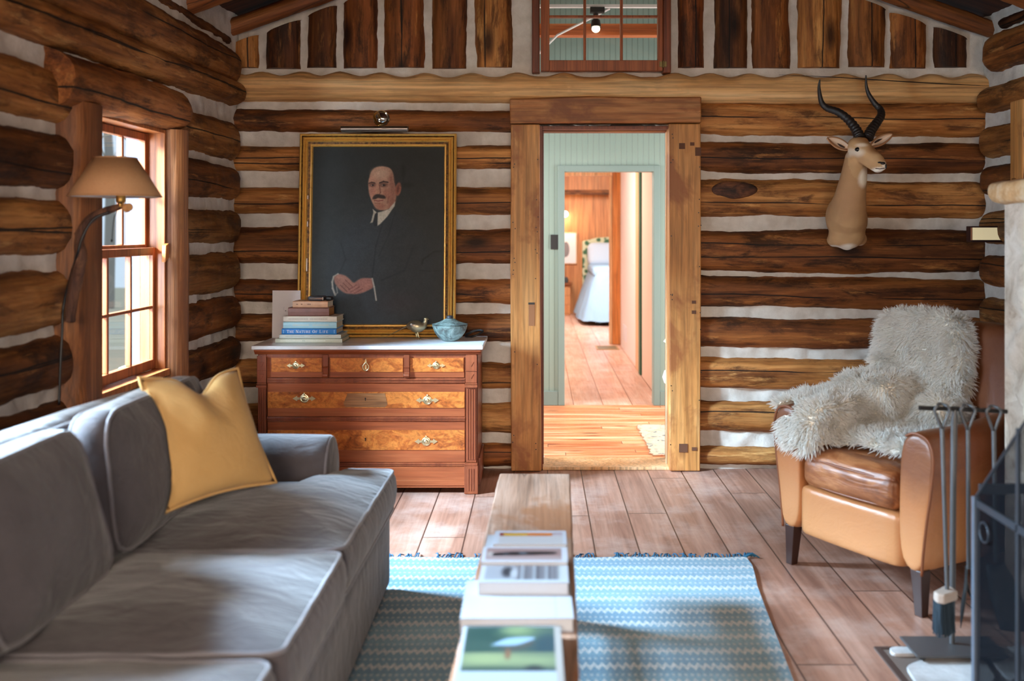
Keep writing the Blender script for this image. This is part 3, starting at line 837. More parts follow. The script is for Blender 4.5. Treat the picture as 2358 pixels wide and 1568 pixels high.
# back: a long padded board with a rounded, gently dipping top
bk = MB(); vs, fs = [], []
ny, prof = 40, [(-1.47, .06), (-1.50, .30), (-1.505, .60), (-1.50, .80), (-1.485, .855), (-1.44, .882), (-1.395, .872), (-1.36, .84), (-1.335, .75), (-1.30, .50), (-1.28, .22), (-1.30, .06)]
for i in range(ny + 1):
    y = 1.24 + (3.965 - 1.24) * i / ny
    e = min(1.0, min(i, ny - i) / 2.5 + .0)
    dip = -.03 + .03 * math.cos((y - 2.6) * 1.6) + .006 * nz(y * 3, 2)
    for x, z in prof:
        k = .90 + .10 * math.sin(PI / 2 * e)
        vs.append((-1.40 + (x + 1.40) * k, y, (z * (.965 + .035 * math.sin(PI / 2 * e)) + (dip if z > .4 else 0))))
m = len(prof)
for i in range(ny):
    for q in range(m):
        q2 = (q + 1) % m
        fs.append((i * m + q, i * m + q2, (i + 1) * m + q2, (i + 1) * m + q))
fs.append(tuple(range(m))); fs.append(tuple(ny * m + q for q in range(m)))
bk.add(vs, fs)
back = bk.build('backrest', M['velvet'], sofa, smooth=50)
MB().tube([(-1.362, y, .862 - .03 + .03 * math.cos((y - 2.6) * 1.6)) for y in np.linspace(1.28, 3.93, 40)], .006, 6).build('piping', M['piping'], back, smooth=180)
# rolled arms
def arm(yc, name):
    mb = MB(); vs, fs = [], []
    prof = []
    for k in range(15):
        th = math.radians(-30 + 240 * k / 14)
        prof.append((yc + .118 * math.cos(th), .508 + .118 * math.sin(th)))
    prof += [(yc - .085, .42), (yc - .085, .06), (yc + .085, .06), (yc + .085, .44)]
    xs = [-1.42 + (-.805 + 1.42) * i / 14 for i in range(15)] + [-.792, -.785]
    sc = [1.0] * 15 + [.94, .80]
    n = len(prof)
    for x, s in zip(xs, sc):
        rise = .01 * math.sin((x + 1.42) * 4)
        for y, z in prof:
            vs.append((x, yc + (y - yc) * s, .35 + (z - .35) * (s * .5 + .5) + rise))
    for i in range(len(xs) - 1):
        for q in range(n):
            q2 = (q + 1) % n
            fs.append((i * n + q, i * n + q2, (i + 1) * n + q2, (i + 1) * n + q))
    fs.append(tuple(range(n))); fs.append(tuple((len(xs) - 1) * n + q for q in range(n)))
    mb.add(vs, fs)
    o = mb.build('armrest', M['velvet'], sofa, smooth=50)
    ring = [(-.797, yc + (y - yc) * .965, .35 + (z - .35) * .985) for y, z in prof[:15]]
    MB().tube(ring, .006, 6).build('piping', M['piping'], o, smooth=180)
arm(3.835, 'armrest'); arm(1.335, 'armrest')
# front valance below the seat cushions
MB().rbox((-.625, 2.59, .175), (.045, 1.345, .15), .03, 12).build('front_panel', M['velvet'], sofa, smooth=60)
seats = [([(-1.30, 2.205), (-.565, 2.205), (-.565, 2.915), (-1.30, 2.915)], .33, .478, .045, 3),
         ([(-1.30, 2.935), (-.575, 2.935), (-.565, 3.955), (-.765, 3.955), (-.775, 3.725), (-1.30, 3.715)], .33, .472, .05, 7),
         ([(-1.30, 1.44), (-.735, 1.44), (-.725, 1.20), (-.565, 1.20), (-.575, 2.185), (-1.30, 2.185)], .33, .478, .04, 12)]
for poly, z0, z1, cr, sd in seats:
    cu, pi = slab_cushion(poly, z0, z1, cr, sd, rad=.045)
    o = cu.build('seat_cushion', M['velvet'], sofa, smooth=70)
    pi.build('piping', M['piping'], o, smooth=180)
# back cushions: boxed cushions stood on edge, leaning against the back
for y0, y1, sd, lean in ((2.10, 2.70, 21, .22), (2.76, 3.66, 25, .16), (1.40, 2.06, 29, .22)):
    hh = .40
    M4 = Matrix.Translation((-1.19 if y0 < 2.5 else -1.215, (y0 + y1) / 2, .50)) @ Matrix.Rotation(-lean, 4, 'Y') @ Matrix(((0, 0, 1, 0), (0, 1, 0, 0), (1, 0, 0, 0), (0, 0, 0, 1)))
    hw_ = (y1 - y0) / 2
    cu, pi = slab_cushion([(0.0, -hw_), (0.0, hw_), (hh, hw_ - .05), (hh, -hw_ + .05)], -.055, .05, .055, sd, rad=.085, wr=.008, under=.5, M4=M4)
    o = cu.build('back_cushion', M['velvet'], sofa, smooth=70)
    pi.build('piping', M['piping'], o, smooth=180)
# ---- mustard pillow
M['mustard'] = fabric('mustard_cloth', rgb(190, 150, 94), rgb(200, 160, 104), .1, .5)
def soft_pillow(cs, puff, seed, n=22):
    bl, br, tr_, tl = [Vector(c) for c in cs]
    nrm = ((br - bl).cross(tl - bl)).normalized()
    front, backv, edge = {}, {}, []
    vs, fs = [], []
    def P(i, j, side):
        u, v = i / n, j / n
        p = bl * (1 - u) * (1 - v) + br * u * (1 - v) + tr_ * u * v + tl * (1 - u) * v
        c = (bl + br + tr_ + tl) / 4
        # edges drawn in between the corners
        e = 4 * u * (1 - u) * (1 - 4 * v * (1 - v)) ** 3; e2 = 4 * v * (1 - v) * (1 - 4 * u * (1 - u)) ** 3
        p = p + (c - p) * (.085 * e + .085 * e2)
        w = (math.sin(PI * u) ** .62) * (math.sin(PI * v) ** .62) if 0 < u < 1 and 0 < v < 1 else 0
        wr = .012 * nz(u * 4 + seed, v * 4) * w
        # a karate-chopped dent at the top edge
        dent = math.exp(-((u - .55) / .16) ** 2) * max(0, v - .45) ** 1.2
        p = p + nrm * side * (puff * w * (1 - .5 * dent) + wr) - (tl - bl).normalized() * .13 * dent * (1.0 if v > .45 else 0)
        return p
    ids = {}
    def vid(i, j, side):
        k = (i, j, 0) if i in (0, n) or j in (0, n) else (i, j, side)
        if k not in ids:
            ids[k] = len(vs); vs.append(P(i, j, side))
        return ids[k]
    for side in (1, -1):
        for i in range(n):
            for j in range(n):
                q = (vid(i, j, side), vid(i + 1, j, side), vid(i + 1, j + 1, side), vid(i, j + 1, side))
                fs.append(q if side > 0 else tuple(reversed(q)))
    loop = [P(i, 0, 0) for i in range(n)] + [P(n, j, 0) for j in range(n)] + [P(n - i, n, 0) for i in range(n)] + [P(0, n - j, 0) for j in range(n)]
    return MB().add(vs, fs), MB().tube(loop + loop[:2], .0055, 6, cap=False)
cs = [W(362, 1176, 3.16), W(620, 1108, 3.50), W(532, 846, 3.62), W(304, 868, 3.27)]
cs = [Vector((0, 0, CAMZ)) + (c + Vector((.03, -.02, 0)) - Vector((0, 0, CAMZ))) * .965 for c in cs]
pw_, pp = soft_pillow(cs, .085, 3.0)
pil = thing('throw_pillow', 'mustard yellow throw pillow leaning in the corner of the grey sofa', 'pillow', (-1.1, 3.4, .53))
bv_ = []
bpy.context.view_layer.update()
for c in sofa.children_recursive:
    if c.type == 'MESH': bv_.append(BVHTree.FromPolygons([wm(c) @ q.co for q in c.data.vertices], [tuple(p.vertices) for p in c.data.polygons]))
def settle(v):
    v = Vector(v)
    for it in range(3):
        for b in bv_:
            loc, nrm, i, d = b.find_nearest(v, .25)
            if loc is None: continue
            s = (v - loc).dot(nrm)
            if s < 0 or d < .009: v = loc + nrm * .0105
    return tuple(v)
pw_.v = [settle(v) for v in pw_.v]; pp.v = [settle(v) for v in pp.v]
pc_ = pw_.build('pillow_cover', M['mustard'], pil, smooth=180)
pp.build('piping', M['mustard'], pil, smooth=180)
# ================================================================== rug
g = G('rug_weave')
s3 = g.n('SeparateXYZ', {0: g.coord()})
x, y = s3.outputs[0], s3.outputs[1]
row = g.math('DIVIDE', y, 0.118)
fr = g.math('FRACT', row)
tri = g.math('ABSOLUTE', g.math('SUBTRACT', g.math('FRACT', g.math('DIVIDE', x, 0.026)), 0.5))     # 0 .. .5 zigzag
zz = g.math('SUBTRACT', fr, g.math('ADD', 0.20, g.math('MULTIPLY', tri, 0.5)))
band = g.ramp(g.math('ABSOLUTE', zz), [(0.10, 1.0), (0.17, 0.0)])
tri2 = g.math('ABSOLUTE', g.math('SUBTRACT', g.math('FRACT', g.math('ADD', g.math('DIVIDE', x, 0.020), 0.5)), 0.5))
dots = g.math('MULTIPLY', g.ramp(g.math('ABSOLUTE', g.math('SUBTRACT', fr, 0.80)), [(0.06, 1.0), (0.09, 0.0)]), g.ramp(tri2, [(0.2, 0.0), (0.3, 0.6)]))
nzw = g.noise(g.coord((90, 140, 1)), 1.0, 2)
wide = g.noise(g.coord((.4, 4.5, 1)), 1.0, 3)
basec = g.mix(g.ramp(wide, [(0.4, 0.0), (0.6, 1.0)]), rgb(88, 132, 156), rgb(116, 158, 178))
col = g.mix(g.math('MULTIPLY', g.math('MULTIPLY', g.math('MAXIMUM', band, dots), g.ramp(g.noise(g.coord((60, 60, 1)), 1.0, 3), [(.35, .45), (.6, 1.0)])), 0.72), basec, rgb(214, 212, 206))
col = g.mix(1.0, col, g.ramp(nzw, [(0.3, 0.72), (0.65, 1.08)]), 'MULTIPLY')
g.bs(Base_Color=col, Roughness=0.9); g.put(g.b, 'Specular IOR Level', 0.1); g.put(g.b, 'Sheen Weight', .3)
g.bump(nzw, 0.4, 0.004); M['rug'] = g.m
rug = thing('rug', 'blue and white zigzag woven rug under the bench on the plank floor', 'rug', (0, 3, 0))
vs, fs = [], []
nx, nyy = 60, 100
def rugp(u, v, top):
    yy = 1.2 + (4.305 - 1.2) * v + .010 * nz(u * 6, 3.0) * v
    xl, xr = -1.2, .79 + .105 * (yy - 3.0) / 1.3 + .012 * nz(yy * 2.2, 9.0) + .02 * max(0, 1 - abs(yy - 4.2) / .25)
    xx = xl + (xr - xl) * u
    z = (.009 + .0035 * nz(xx * 3, yy * 2.0, 1.0) + .004 * math.exp(-((u - 1) / .03) ** 2) * (1 + nz(yy * 4))) if top else .0008
    return (xx, yy, max(z, .0012) if top else z)
for top in (1, 0):
    for j in range(nyy + 1):
        for i in range(nx + 1):
            vs.append(rugp(i / nx, j / nyy, top))
N1 = (nx + 1) * (nyy + 1)
for j in range(nyy):
    for i in range(nx):
        a = j * (nx + 1) + i
        fs.append((a, a + 1, a + nx + 2, a + nx + 1)); fs.append((N1 + a, N1 + a + nx + 1, N1 + a + nx + 2, N1 + a + 1))
for i in range(nx):
    for base_ in (0, nyy * (nx + 1)):
        a = base_ + i
        fs.append((a, N1 + a, N1 + a + 1, a + 1))
for j in range(nyy):
    for base_ in (0, nx):
        a = j * (nx + 1) + base_; b = a + nx + 1
        fs.append((a, b, N1 + b, N1 + a))
MB().add(vs, fs).build('woven_field', M['rug'], rug, smooth=50)
fg = MB()
RF = random.Random(4)
u = 0.0
while u < 1:
    x, y, z = rugp(u, 1.0, 1)
    if nz(u * 22, 7) > -.22:
        L = RF.uniform(.03, .062); dx = RF.uniform(-.03, .035)
        pts = [(x, y - .004, .006), (x + dx * .4, y + L * .5, .009 + RF.random() * .008), (x + dx, y + L, .004 + RF.random() * .004)]
        fg.tube(pts, [.0035, .0032, .002], 5)
    u += RF.uniform(.004, .008)
for dx in (.0, .012, .02, .03):
    x, y, z = rugp(1.0, 1.0, 1)
    fg.tube([(x - .01, y - .004, .008), (x + dx, y + .02, .018), (x + dx * 1.6 + .01, y + .03 - dx, .006)], [.005, .005, .003], 5)
fg.build('fringe', flat('dark_blue_yarn', rgb(36, 92, 124), .9), rug, smooth=180)
# ================================================================== bench and what lies on it
M['bench'] = wood('weathered_bench_wood', rgb(120, 84, 62), rgb(164, 126, 104), rgb(190, 158, 140), 1, 1.0, 10, 0.5, .5, 0.5, rgb(140, 92, 62), False, 0.3, 0.9)
bench = thing('bench', 'long narrow weathered wooden bench used as a coffee table in front of the sofa', 'bench', (-.03, 2.7, 0))
BM = Matrix.Translation((-.013, 3.975, 0)) @ Matrix.Rotation(-.0205, 4, 'Z')
bt = MB(); vs = []
nb = 40
for side_z in (.45, .402):
    for k in range(nb + 1):
        y = -2.35 * k / nb
        for s in (-1, 1):
            w = .1405 + .003 * nz(y * 3, s * 2.0) + .0025 * nz(y * 11, s * 5.0)
            vs.append(BM @ Vector((s * w, y + (.004 * nz(s * 3.3) if k == 0 else 0), side_z + .0015 * nz(y * 4, s))))
fs = []
o2 = (nb + 1) * 2
for k in range(nb):
    a = 2 * k
    fs += [(a, a + 1, a + 3, a + 2), (o2 + a, o2 + a + 2, o2 + a + 3, o2 + a + 1), (a, a + 2, o2 + a + 2, o2 + a), (a + 1, o2 + a + 1, o2 + a + 3, a + 3)]
fs += [(0, o2, o2 + 1, 1), (2 * nb, 2 * nb + 1, o2 + 2 * nb + 1, o2 + 2 * nb)]
bt.add(vs, fs).build('seat_plank', M['bench'], bench, bevel=.006)
for y in (-.38, -1.95):
    MB().prism([(-.125, .017), (-.085, .017), (-.03, .09), (.03, .09), (.085, .017), (.125, .017), (.105, .401), (-.105, .401)], y - .022, y + .022, 'XZ', BM).build('leg', M['bench'], bench, bevel=.004)
MB().box((-.018, -1.92, .20), (.018, -.41, .27), BM).build('stretcher', M['bench'], bench, bevel=.004)
# --- printed covers are painted into a colour attribute of a fine grid
class Paint:
    def __init__(s, w, h, nx, ny, bg):
        s.nx, s.ny = nx, ny
        s.x, s.y = np.meshgrid(np.linspace(0, w, nx), np.linspace(0, h, ny))
        s.c = np.zeros((ny, nx, 3)); s.c[:] = bg
    def over(s, m, col):
        m = np.clip(m, 0, 1)[..., None]
        s.c = s.c * (1 - m) + np.array(col, float) * m
    def ell(s, cx, cy, rx, ry, col, soft=.15, a=1.0, rot=0.0):
        dx, dy = s.x - cx, s.y - cy
        c, q = math.cos(rot), math.sin(rot)
        u, v = (dx * c + dy * q) / rx, (-dx * q + dy * c) / ry
        d = np.sqrt(u * u + v * v)
        s.over(a * (1 - np.clip((d - 1 + soft) / (2 * soft), 0, 1)), col)
    def sdf(s, pts):
        d = np.full(s.x.shape, 1e9); ins = np.zeros(s.x.shape, bool)
        n = len(pts)
        for i in range(n):
            x0, y0 = pts[i]; x1, y1 = pts[(i + 1) % n]
            ex, ey = x1 - x0, y1 - y0
            t = np.clip(((s.x - x0) * ex + (s.y - y0) * ey) / (ex * ex + ey * ey + 1e-9), 0, 1)
            d = np.minimum(d, np.hypot(s.x - x0 - t * ex, s.y - y0 - t * ey))
            if abs(ey) > 1e-9:
                cond = ((y0 > s.y) != (y1 > s.y)) & (s.x < (x1 - x0) * (s.y - y0) / ey + x0)
                ins ^= cond
        return np.where(ins, -d, d)
    def poly(s, pts, col, soft=4.0, a=1.0, smooth=True):
        if smooth:
            q = [(p.x, p.y) for p in spline([(x, y, 0) for x, y in pts + pts[:1]], 4)][:-1]
        else:
            q = pts
        s.over(a * (1 - np.clip((s.sdf(q) + soft) / (2 * soft), 0, 1)), col)
    def line(s, pts, w, col, a=1.0, soft=2.0):
        for (x0, y0), (x1, y1) in zip(pts[:-1], pts[1:]):
            ex, ey = x1 - x0, y1 - y0
            t = np.clip(((s.x - x0) * ex + (s.y - y0) * ey) / (ex * ex + ey * ey + 1e-9), 0, 1)
            d = np.hypot(s.x - x0 - t * ex, s.y - y0 - t * ey)
            s.over(a * (1 - np.clip((d - w + soft) / (2 * soft), 0, 1)), col)
    def rect(s, x0, y0, x1, y1, col, a=1.0):
        s.over(a * ((s.x >= x0) & (s.x <= x1) & (s.y >= y0) & (s.y <= y1)).astype(float), col)
    def grain(s, amt, sc, seed):
        rs = np.random.RandomState(seed)
        k = rs.rand(int(s.ny / sc) + 3, int(s.nx / sc) + 3)
        yi = np.linspace(0, k.shape[0] - 2.01, s.ny); xi = np.linspace(0, k.shape[1] - 2.01, s.nx)
        y0 = yi.astype(int); x0 = xi.astype(int); fy = (yi - y0)[:, None]; fx = (xi - x0)[None]
        a = k[y0][:, x0] * (1 - fx) + k[y0][:, x0 + 1] * fx
        b = k[y0 + 1][:, x0] * (1 - fx) + k[y0 + 1][:, x0 + 1] * fx
        s.c *= (1 + amt * ((a * (1 - fy) + b * fy) - .5))[..., None]
    def mesh(s, name, o, ux, uy, mat, parent, k=1.0):
        """o = top-left corner, ux = vector along the picture's width, uy = down its height"""
        o, ux, uy = Vector(o), Vector(ux), Vector(uy)
        vs = [o + ux * (i / (s.nx - 1)) + uy * (j / (s.ny - 1)) for j in range(s.ny) for i in range(s.nx)]
        fs = [(j * s.nx + i, (j + 1) * s.nx + i, (j + 1) * s.nx + i + 1, j * s.nx + i + 1) for j in range(s.ny - 1) for i in range(s.nx - 1)]
        me = bpy.data.meshes.new(name); me.from_pydata([tuple(v) for v in vs], [], fs); me.update()
        c = np.clip(s.c, 0, 255) / 255.0
        l = np.where(c <= 0.04045, c / 12.92, ((c + .055) / 1.055) ** 2.4) * k
        set_col(me, l.reshape(-1, 3))
        return link(name, me, mat, parent)
M['print'] = vcol('printed_cover', .38, .4)
def flat_book(name, label, cat, cx, y0, y1, w, z0, t, cover, pages, rot=0.0, group=None, paint=None, hard=True):
    T = Matrix.Translation((cx, (y0 + y1) / 2, z0)) @ Matrix.Rotation(rot, 4, 'Z')
    d = y1 - y0
    o = thing(name, label, cat, T.translation, rot, group)
    cvt = .0025 if hard else .0006
    MB().box((-w / 2 + .003, -d / 2 + .003, cvt), (w / 2 - .003, d / 2 - .003, t - cvt)).build('pages', pages, o, True)
    cv = MB().box((-w / 2, -d / 2, 0), (w / 2, d / 2, cvt)).box((-w / 2, -d / 2, t - cvt), (w / 2, d / 2, t)).box((-w / 2, -d / 2, cvt), (-w / 2 + .003, d / 2, t - cvt))
    c = cv.build('cover', cover, o, True)
    if paint is not None:
        P = paint
        me_o = P.mesh('cover_print', (-w / 2 + .0005, d / 2 - .0005, t + .0004), (w - .001, 0, 0), (0, -d + .001, 0), M['print'], None, .42)
        me_o.parent = c
    return o
cov_w = flat('white_cover', rgb(164, 166, 176), .4)
pgs = flat('white_pages', rgb(184, 188, 196), .8)
# the big white book
P = Paint(300, 200, 60, 40, (224, 228, 238)); P.rect(252, 0, 256, 200, (206, 212, 226)); P.rect(90, 118, 260, 126, (200, 208, 222), .35)
flat_book('book', 'large plain white book lying across the bench behind the landscape picture book', 'book', -.052, 2.40, 2.66, .275, .4515, .034, cov_w, pgs, 0.01, 'picture books on the bench', P)
P = Paint(220, 268, 80, 110, (216, 216, 222)); P.rect(12, 160, 200, 255, (150, 148, 154)); P.rect(12, 160, 85, 255, (178, 178, 186)); P.ell(68, 215, 14, 26, (60, 62, 70), .4); P.ell(85, 223, 10, 22, (206, 206, 212), .4)
for i in range(10): P.rect(92 + i * 10, 160, 98 + i * 10, 255, [(120, 116, 124), (176, 180, 188), (96, 92, 100)][i % 3], .8)
P.rect(196, 160, 206, 255, (206, 208, 206)); P.rect(0, 255, 220, 268, (214, 220, 228))
flat_book('book', 'thick book with a grey photograph on its cover lying on the large white book', 'book', -.035, 2.548, 2.945, .232, .4866, .033, cov_w, pgs, -.01, 'picture books on the bench', P)
P = Paint(220, 130, 80, 50, (226, 224, 232)); P.rect(10, 12, 206, 112, (176, 140, 136)); P.poly([(22, 58), (60, 46), (100, 42), (150, 40), (186, 44), (190, 62), (150, 70), (100, 76), (60, 78), (26, 80)], (36, 36, 42), 3); P.ell(105, 56, 12, 10, (96, 106, 116), .4); P.ell(60, 60, 9, 8, (80, 86, 96), .5); P.ell(20, 64, 8, 20, (210, 196, 190), .5); P.rect(10, 84, 206, 106, (196, 176, 176), .7)
flat_book('magazine', 'magazine with a long dark machine pictured on its cover on top of the book pile', 'magazine', -.036, 2.675, 2.80, .235, .5202, .010, cov_w, pgs, -.01, 'magazines on the bench', P, False)
P = Paint(200, 150, 70, 50, (222, 222, 232)); P.rect(14, 22, 190, 60, (150, 52, 40)); P.rect(24, 28, 90, 58, (238, 182, 66)); P.rect(90, 22, 160, 58, (232, 132, 60)); P.rect(160, 30, 190, 60, (206, 190, 196)); P.rect(14, 60, 190, 150, (214, 206, 206))
flat_book('magazine', 'magazine with an orange and yellow title strip on the pile behind the dark one', 'magazine', -.022, 2.806, 2.93, .208, .5202, .016, cov_w, pgs, -.005, 'magazines on the bench', P, False)
P = Paint(220, 213, 110, 106, (206, 212, 220)); P.rect(10, 4, 204, 128, (78, 98, 92))
P.ell(60, 30, 70, 30, (52, 84, 78), .5); P.ell(150, 22, 60, 18, (116, 140, 106), .5, .8); P.ell(120, 12, 30, 12, (150, 170, 124), .5, .8); P.ell(190, 60, 34, 40, (58, 84, 92), .5); P.ell(40, 64, 40, 22, (64, 92, 84), .5)
P.rect(10, 78, 204, 118, (148, 160, 122), .75); P.ell(60, 96, 60, 14, (170, 182, 132), .5, .8); P.ell(150, 100, 60, 10, (156, 170, 128), .5, .8); P.poly([(66, 58), (100, 38), (150, 34), (160, 40), (120, 58)], (168, 196, 220), 3); P.poly([(80, 60), (120, 60), (156, 44), (154, 58), (110, 74)], (96, 88, 84), 3, .7); P.ell(104, 82, 6, 14, (146, 106, 84), .5); P.ell(160, 124, 18, 10, (50, 62, 66), .5); P.ell(60, 124, 60, 8, (78, 100, 84), .5, .7)
P.rect(0, 128, 220, 213, (200, 210, 222)); P.rect(0, 0, 10, 213, (206, 212, 220)); P.rect(204, 0, 220, 213, (190, 182, 176))
flat_book('book', 'picture book with a green landscape photograph nearest the camera on the bench', 'book', -.061, 1.97, 2.372, .232, .4515, .026, cov_w, pgs, .005, 'picture books on the bench', P)
# ================================================================== dresser
M['walnut'] = wood('red_walnut', rgb(118, 54, 28), rgb(150, 76, 42), rgb(168, 94, 56), 0, 1.2, 12, 0.32, 0, 0, None, False, .08, .8, .5, .5)
M['walnut_v'] = wood('red_walnut_upright', rgb(104, 46, 26), rgb(134, 66, 38), rgb(154, 84, 50), 2, 1.2, 12, 0.34, 0, 0, None, False, .08, .8, .5, .5)
g = G('burl_veneer')
n1 = g.noise(g.coord((7, 7, 11), True), 1.0, 7, .68, 1.5)
n2 = g.noise(g.coord((40, 40, 55), True), 1.0, 3, .6, 1.0)
c = g.ramp(n1, [(.30, rgb(104, 48, 20)), (.44, rgb(168, 88, 36)), (.55, rgb(200, 120, 54)), (.70, rgb(150, 78, 34))])
c = g.mix(1.0, c, g.ramp(n2, [(.3, .7), (.6, 1.08)]), 'MULTIPLY')
g.bs(Base_Color=c, Roughness=.28); M['burl'] = g.m
g = G('grey_veined_marble')
n1 = g.noise(g.coord((2, 6, 3)), 2.0, 8, .6, 1.2)
g.bs(Base_Color=g.ramp(n1, [(.35, rgb(206, 206, 212)), (.5, rgb(228, 230, 234)), (.75, rgb(236, 238, 242))]), Roughness=.22); M['marble'] = g.m
dr = thing('dresser', 'antique red walnut dresser with burl drawer fronts and a white marble top under the portrait', 'dresser', (-.92, 5.6, 0))
FY, BY = 5.37, 5.845
zz = lambda y: 1.42 - (y - 531) / 427.0
xx = lambda x: (x - 1239) / 427.0
MB().box((-1.500, FY + .03, .06), (-.335, BY, .755)).build('carcass', M['walnut'], dr)
MB().box((-1.541, 5.345, .7805), (-.296, 5.855, .8010)).build('marble_top', M['marble'], dr, bevel=.004)
mo = MB().prism([(5.352, .779), (5.356, .768), (5.366, .760), (5.372, .752), (BY, .752), (BY, .779)], -1.53, -.307, 'YZ')
mo.build('top_moulding', M['walnut'], dr, bevel=.003)
MB().box((-1.499, FY + .012, .735), (-.336, FY + .031, .7515)).build('frieze', M['walnut_v'], dr)
def stile(x0, x1):
    m = MB()
    m.box((x0 + .003, FY + .004, .17), (x1 - .003, FY + .05, .7515))
    m.box((x0, FY - .004, .60), (x1, FY + .003, .745)).box((x0 - .003, FY - .012, .575), (x1 + .003, FY + .003, .588)).box((x0 - .002, FY - .008, .59), (x1 + .002, FY + .003, .598)).box((x0 - .001, FY - .008, .663), (x1 + .001, FY - .0045, .668))
    w = x1 - x0
    for k in range(4):
        xa = x0 + w * (.12 + .21 * k)
        m.box((xa, FY - .002, .185), (xa + w * .11, FY + .003, .565))
    # carved arrowheads on the upper block
    for z in (.70, .635):
        xc = (x0 + x1) / 2
        m.prism([(xc - .014, z + .012), (xc + .014, z + .012), (xc, z - .014)], FY - .0065, FY - .0045, 'XZ')
    m.box((x0 - .004, FY - .012, .155), (x1 + .004, FY + .05, .168))
    m.box((x0 - .006, FY - .014, .003), (x1 + .006, FY + .06, .154))
    for k in range(3):
        xa = x0 + w * (.2 + .22 * k)
        m.box((xa, FY - .017, .02), (xa + w * .12, FY - .0145, .14))
    return m.build('corner_post', M['walnut_v'], dr, bevel=.002)
stile(xx(592) , xx(613)); stile(xx(1072), xx(1098))
MB().box((-1.499, BY - .08, .003), (-1.45, BY, .0595)).build('foot', M['walnut_v'], dr, bevel=.002)
MB().box((-.385, BY - .08, .003), (-.336, BY, .0595)).build('foot', M['walnut_v'], dr, bevel=.002)
MB().box((-.334, FY + .06, .06), (-.328, BY, .745)).box((-.3275, FY + .10, .02), (-.318, BY - .005, .17)).build('side_panel', M['walnut_v'], dr, bevel=.002)
X0, X1 = xx(614.5), xx(1070.5)
def ring_pull(x, z, parent, y, s=1.0, name='handle'):
    m = MB()
    T = Matrix.Translation((x, y, z)) @ Matrix.Rotation(PI / 2, 4, 'X')
    m.lathe([(.0, .0), (.021 * s, .0), (.022 * s, .003), (.018 * s, .0045), (.015 * s, .003), (.010 * s, .004), (.010 * s, .009), (.006 * s, .012), (.0, .0125)], n=24, M=T)
    for sg in (-1, 1):
        pts = [(x + sg * .020 * s, z - .005 * s), (x + sg * .034 * s, z - .006 * s), (x + sg * .036 * s, z - .013 * s), (x + sg * .058 * s, z), (x + sg * .036 * s, z + .013 * s), (x + sg * .034 * s, z + .006 * s), (x + sg * .020 * s, z + .005 * s)]
        if sg < 0: pts = pts[::-1]
        m.prism(pts, y - .003, y - .0003, 'XZ')
    m.ell((x, y - .004, z + .024 * s), (.005 * s, .003, .006 * s), 8, 6)
    return m.build(name, M['brass_pale'], parent, smooth=30)
def keyhole(x, z, parent, y):
    m = MB()
    m.cyl((x, y - .0012, z + .004), (x, y + .001, z + .004), .0042, n=12).box((x - .002, y - .0012, z - .009), (x + .002, y + .001, z + .004))
    return m.build('keyhole', M['black'], parent)
# three small drawers
for (a, b, kind) in ((622, 742, 'r'), (758, 929, 'd'), (942, 1069, 'r')):
    x0, x1 = xx(a), xx(b)
    dwr = MB().box((x0, FY + .010, zz(870)), (x1, FY + .026, zz(823.5))).build('drawer', M['walnut'], dr, bevel=.002)
    MB().box((x0 + .004, FY + .006, zz(857)), (x1 - .004, FY + .0095, zz(825))).build('burl_panel', M['burl'], dwr, bevel=.001)
    xc = xx((a + b) / 2 - 1.5); zc = zz(842)
    if kind == 'r':
        ring_pull(xc, zc, dwr, FY + .0055, .85)
    else:
        m = MB()
        T = Matrix.Translation((xc, FY + .0015, zc - .004)) @ Matrix.Rotation(PI / 2, 4, 'X')
        pts = [(xc + .016 * math.sin(t) * (1.0 if math.cos(t) < .4 else .75), FY - .001, zc - .006 + .021 * math.cos(t)) for t in np.linspace(0, 2 * PI, 20)]
        m.tube(pts, .0032, 8, cap=False)
        m.prism([(xc - .006, zc + .014), (xc + .006, zc + .014), (xc + .001, zc + .036), (xc - .001, zc + .036)], FY + .002, FY + .0055, 'XZ')
        m.prism([(xc - .005, zc - .020), (xc + .005, zc - .020), (xc + .003, zc + .004), (xc - .003, zc + .004)], FY + .002, FY + .0055, 'XZ')
        m.cyl((xc, FY - .002, zc + .014), (xc, FY + .0055, zc + .014), .004, n=10)
        m.build('drop_handle', M['brass_pale'], dwr, smooth=30)
for a in (743.2, 930.5):
    x0, x1 = xx(a), xx(a + 12.5)
    m = MB().prism([(FY - .006, zz(817)), (FY - .006, zz(843)), (FY - .014, zz(845)), (FY - .010, zz(848)), (FY - .008, zz(858)), (FY - .016, zz(861)), (FY - .018, zz(865)), (FY - .012, zz(869)), (FY + .012, zz(870.5)), (FY + .012, zz(817))], x0, x1, 'YZ')
    m.build('corbel', M['walnut_v'], dr, bevel=.002)
def rail(ya, yb, name='rail'):
    h = zz(ya) - zz(yb); z1 = zz(ya)
    m = MB()
    m.box((X0 - .002, FY + .006, z1 - h), (X1 + .002, FY + .0295, z1)).box((X0 - .001, FY - .001, z1 - h * .45), (X1 + .001, FY + .0055, z1 - h * .15)).box((X0 - .001, FY + .001, z1 - h * .92), (X1 + .001, FY + .0055, z1 - h * .62))
    m.build(name, M['walnut_v'], dr, bevel=.0015)
rail(870.8, 882.5); rail(960.5, 970); rail(1066, 1075)
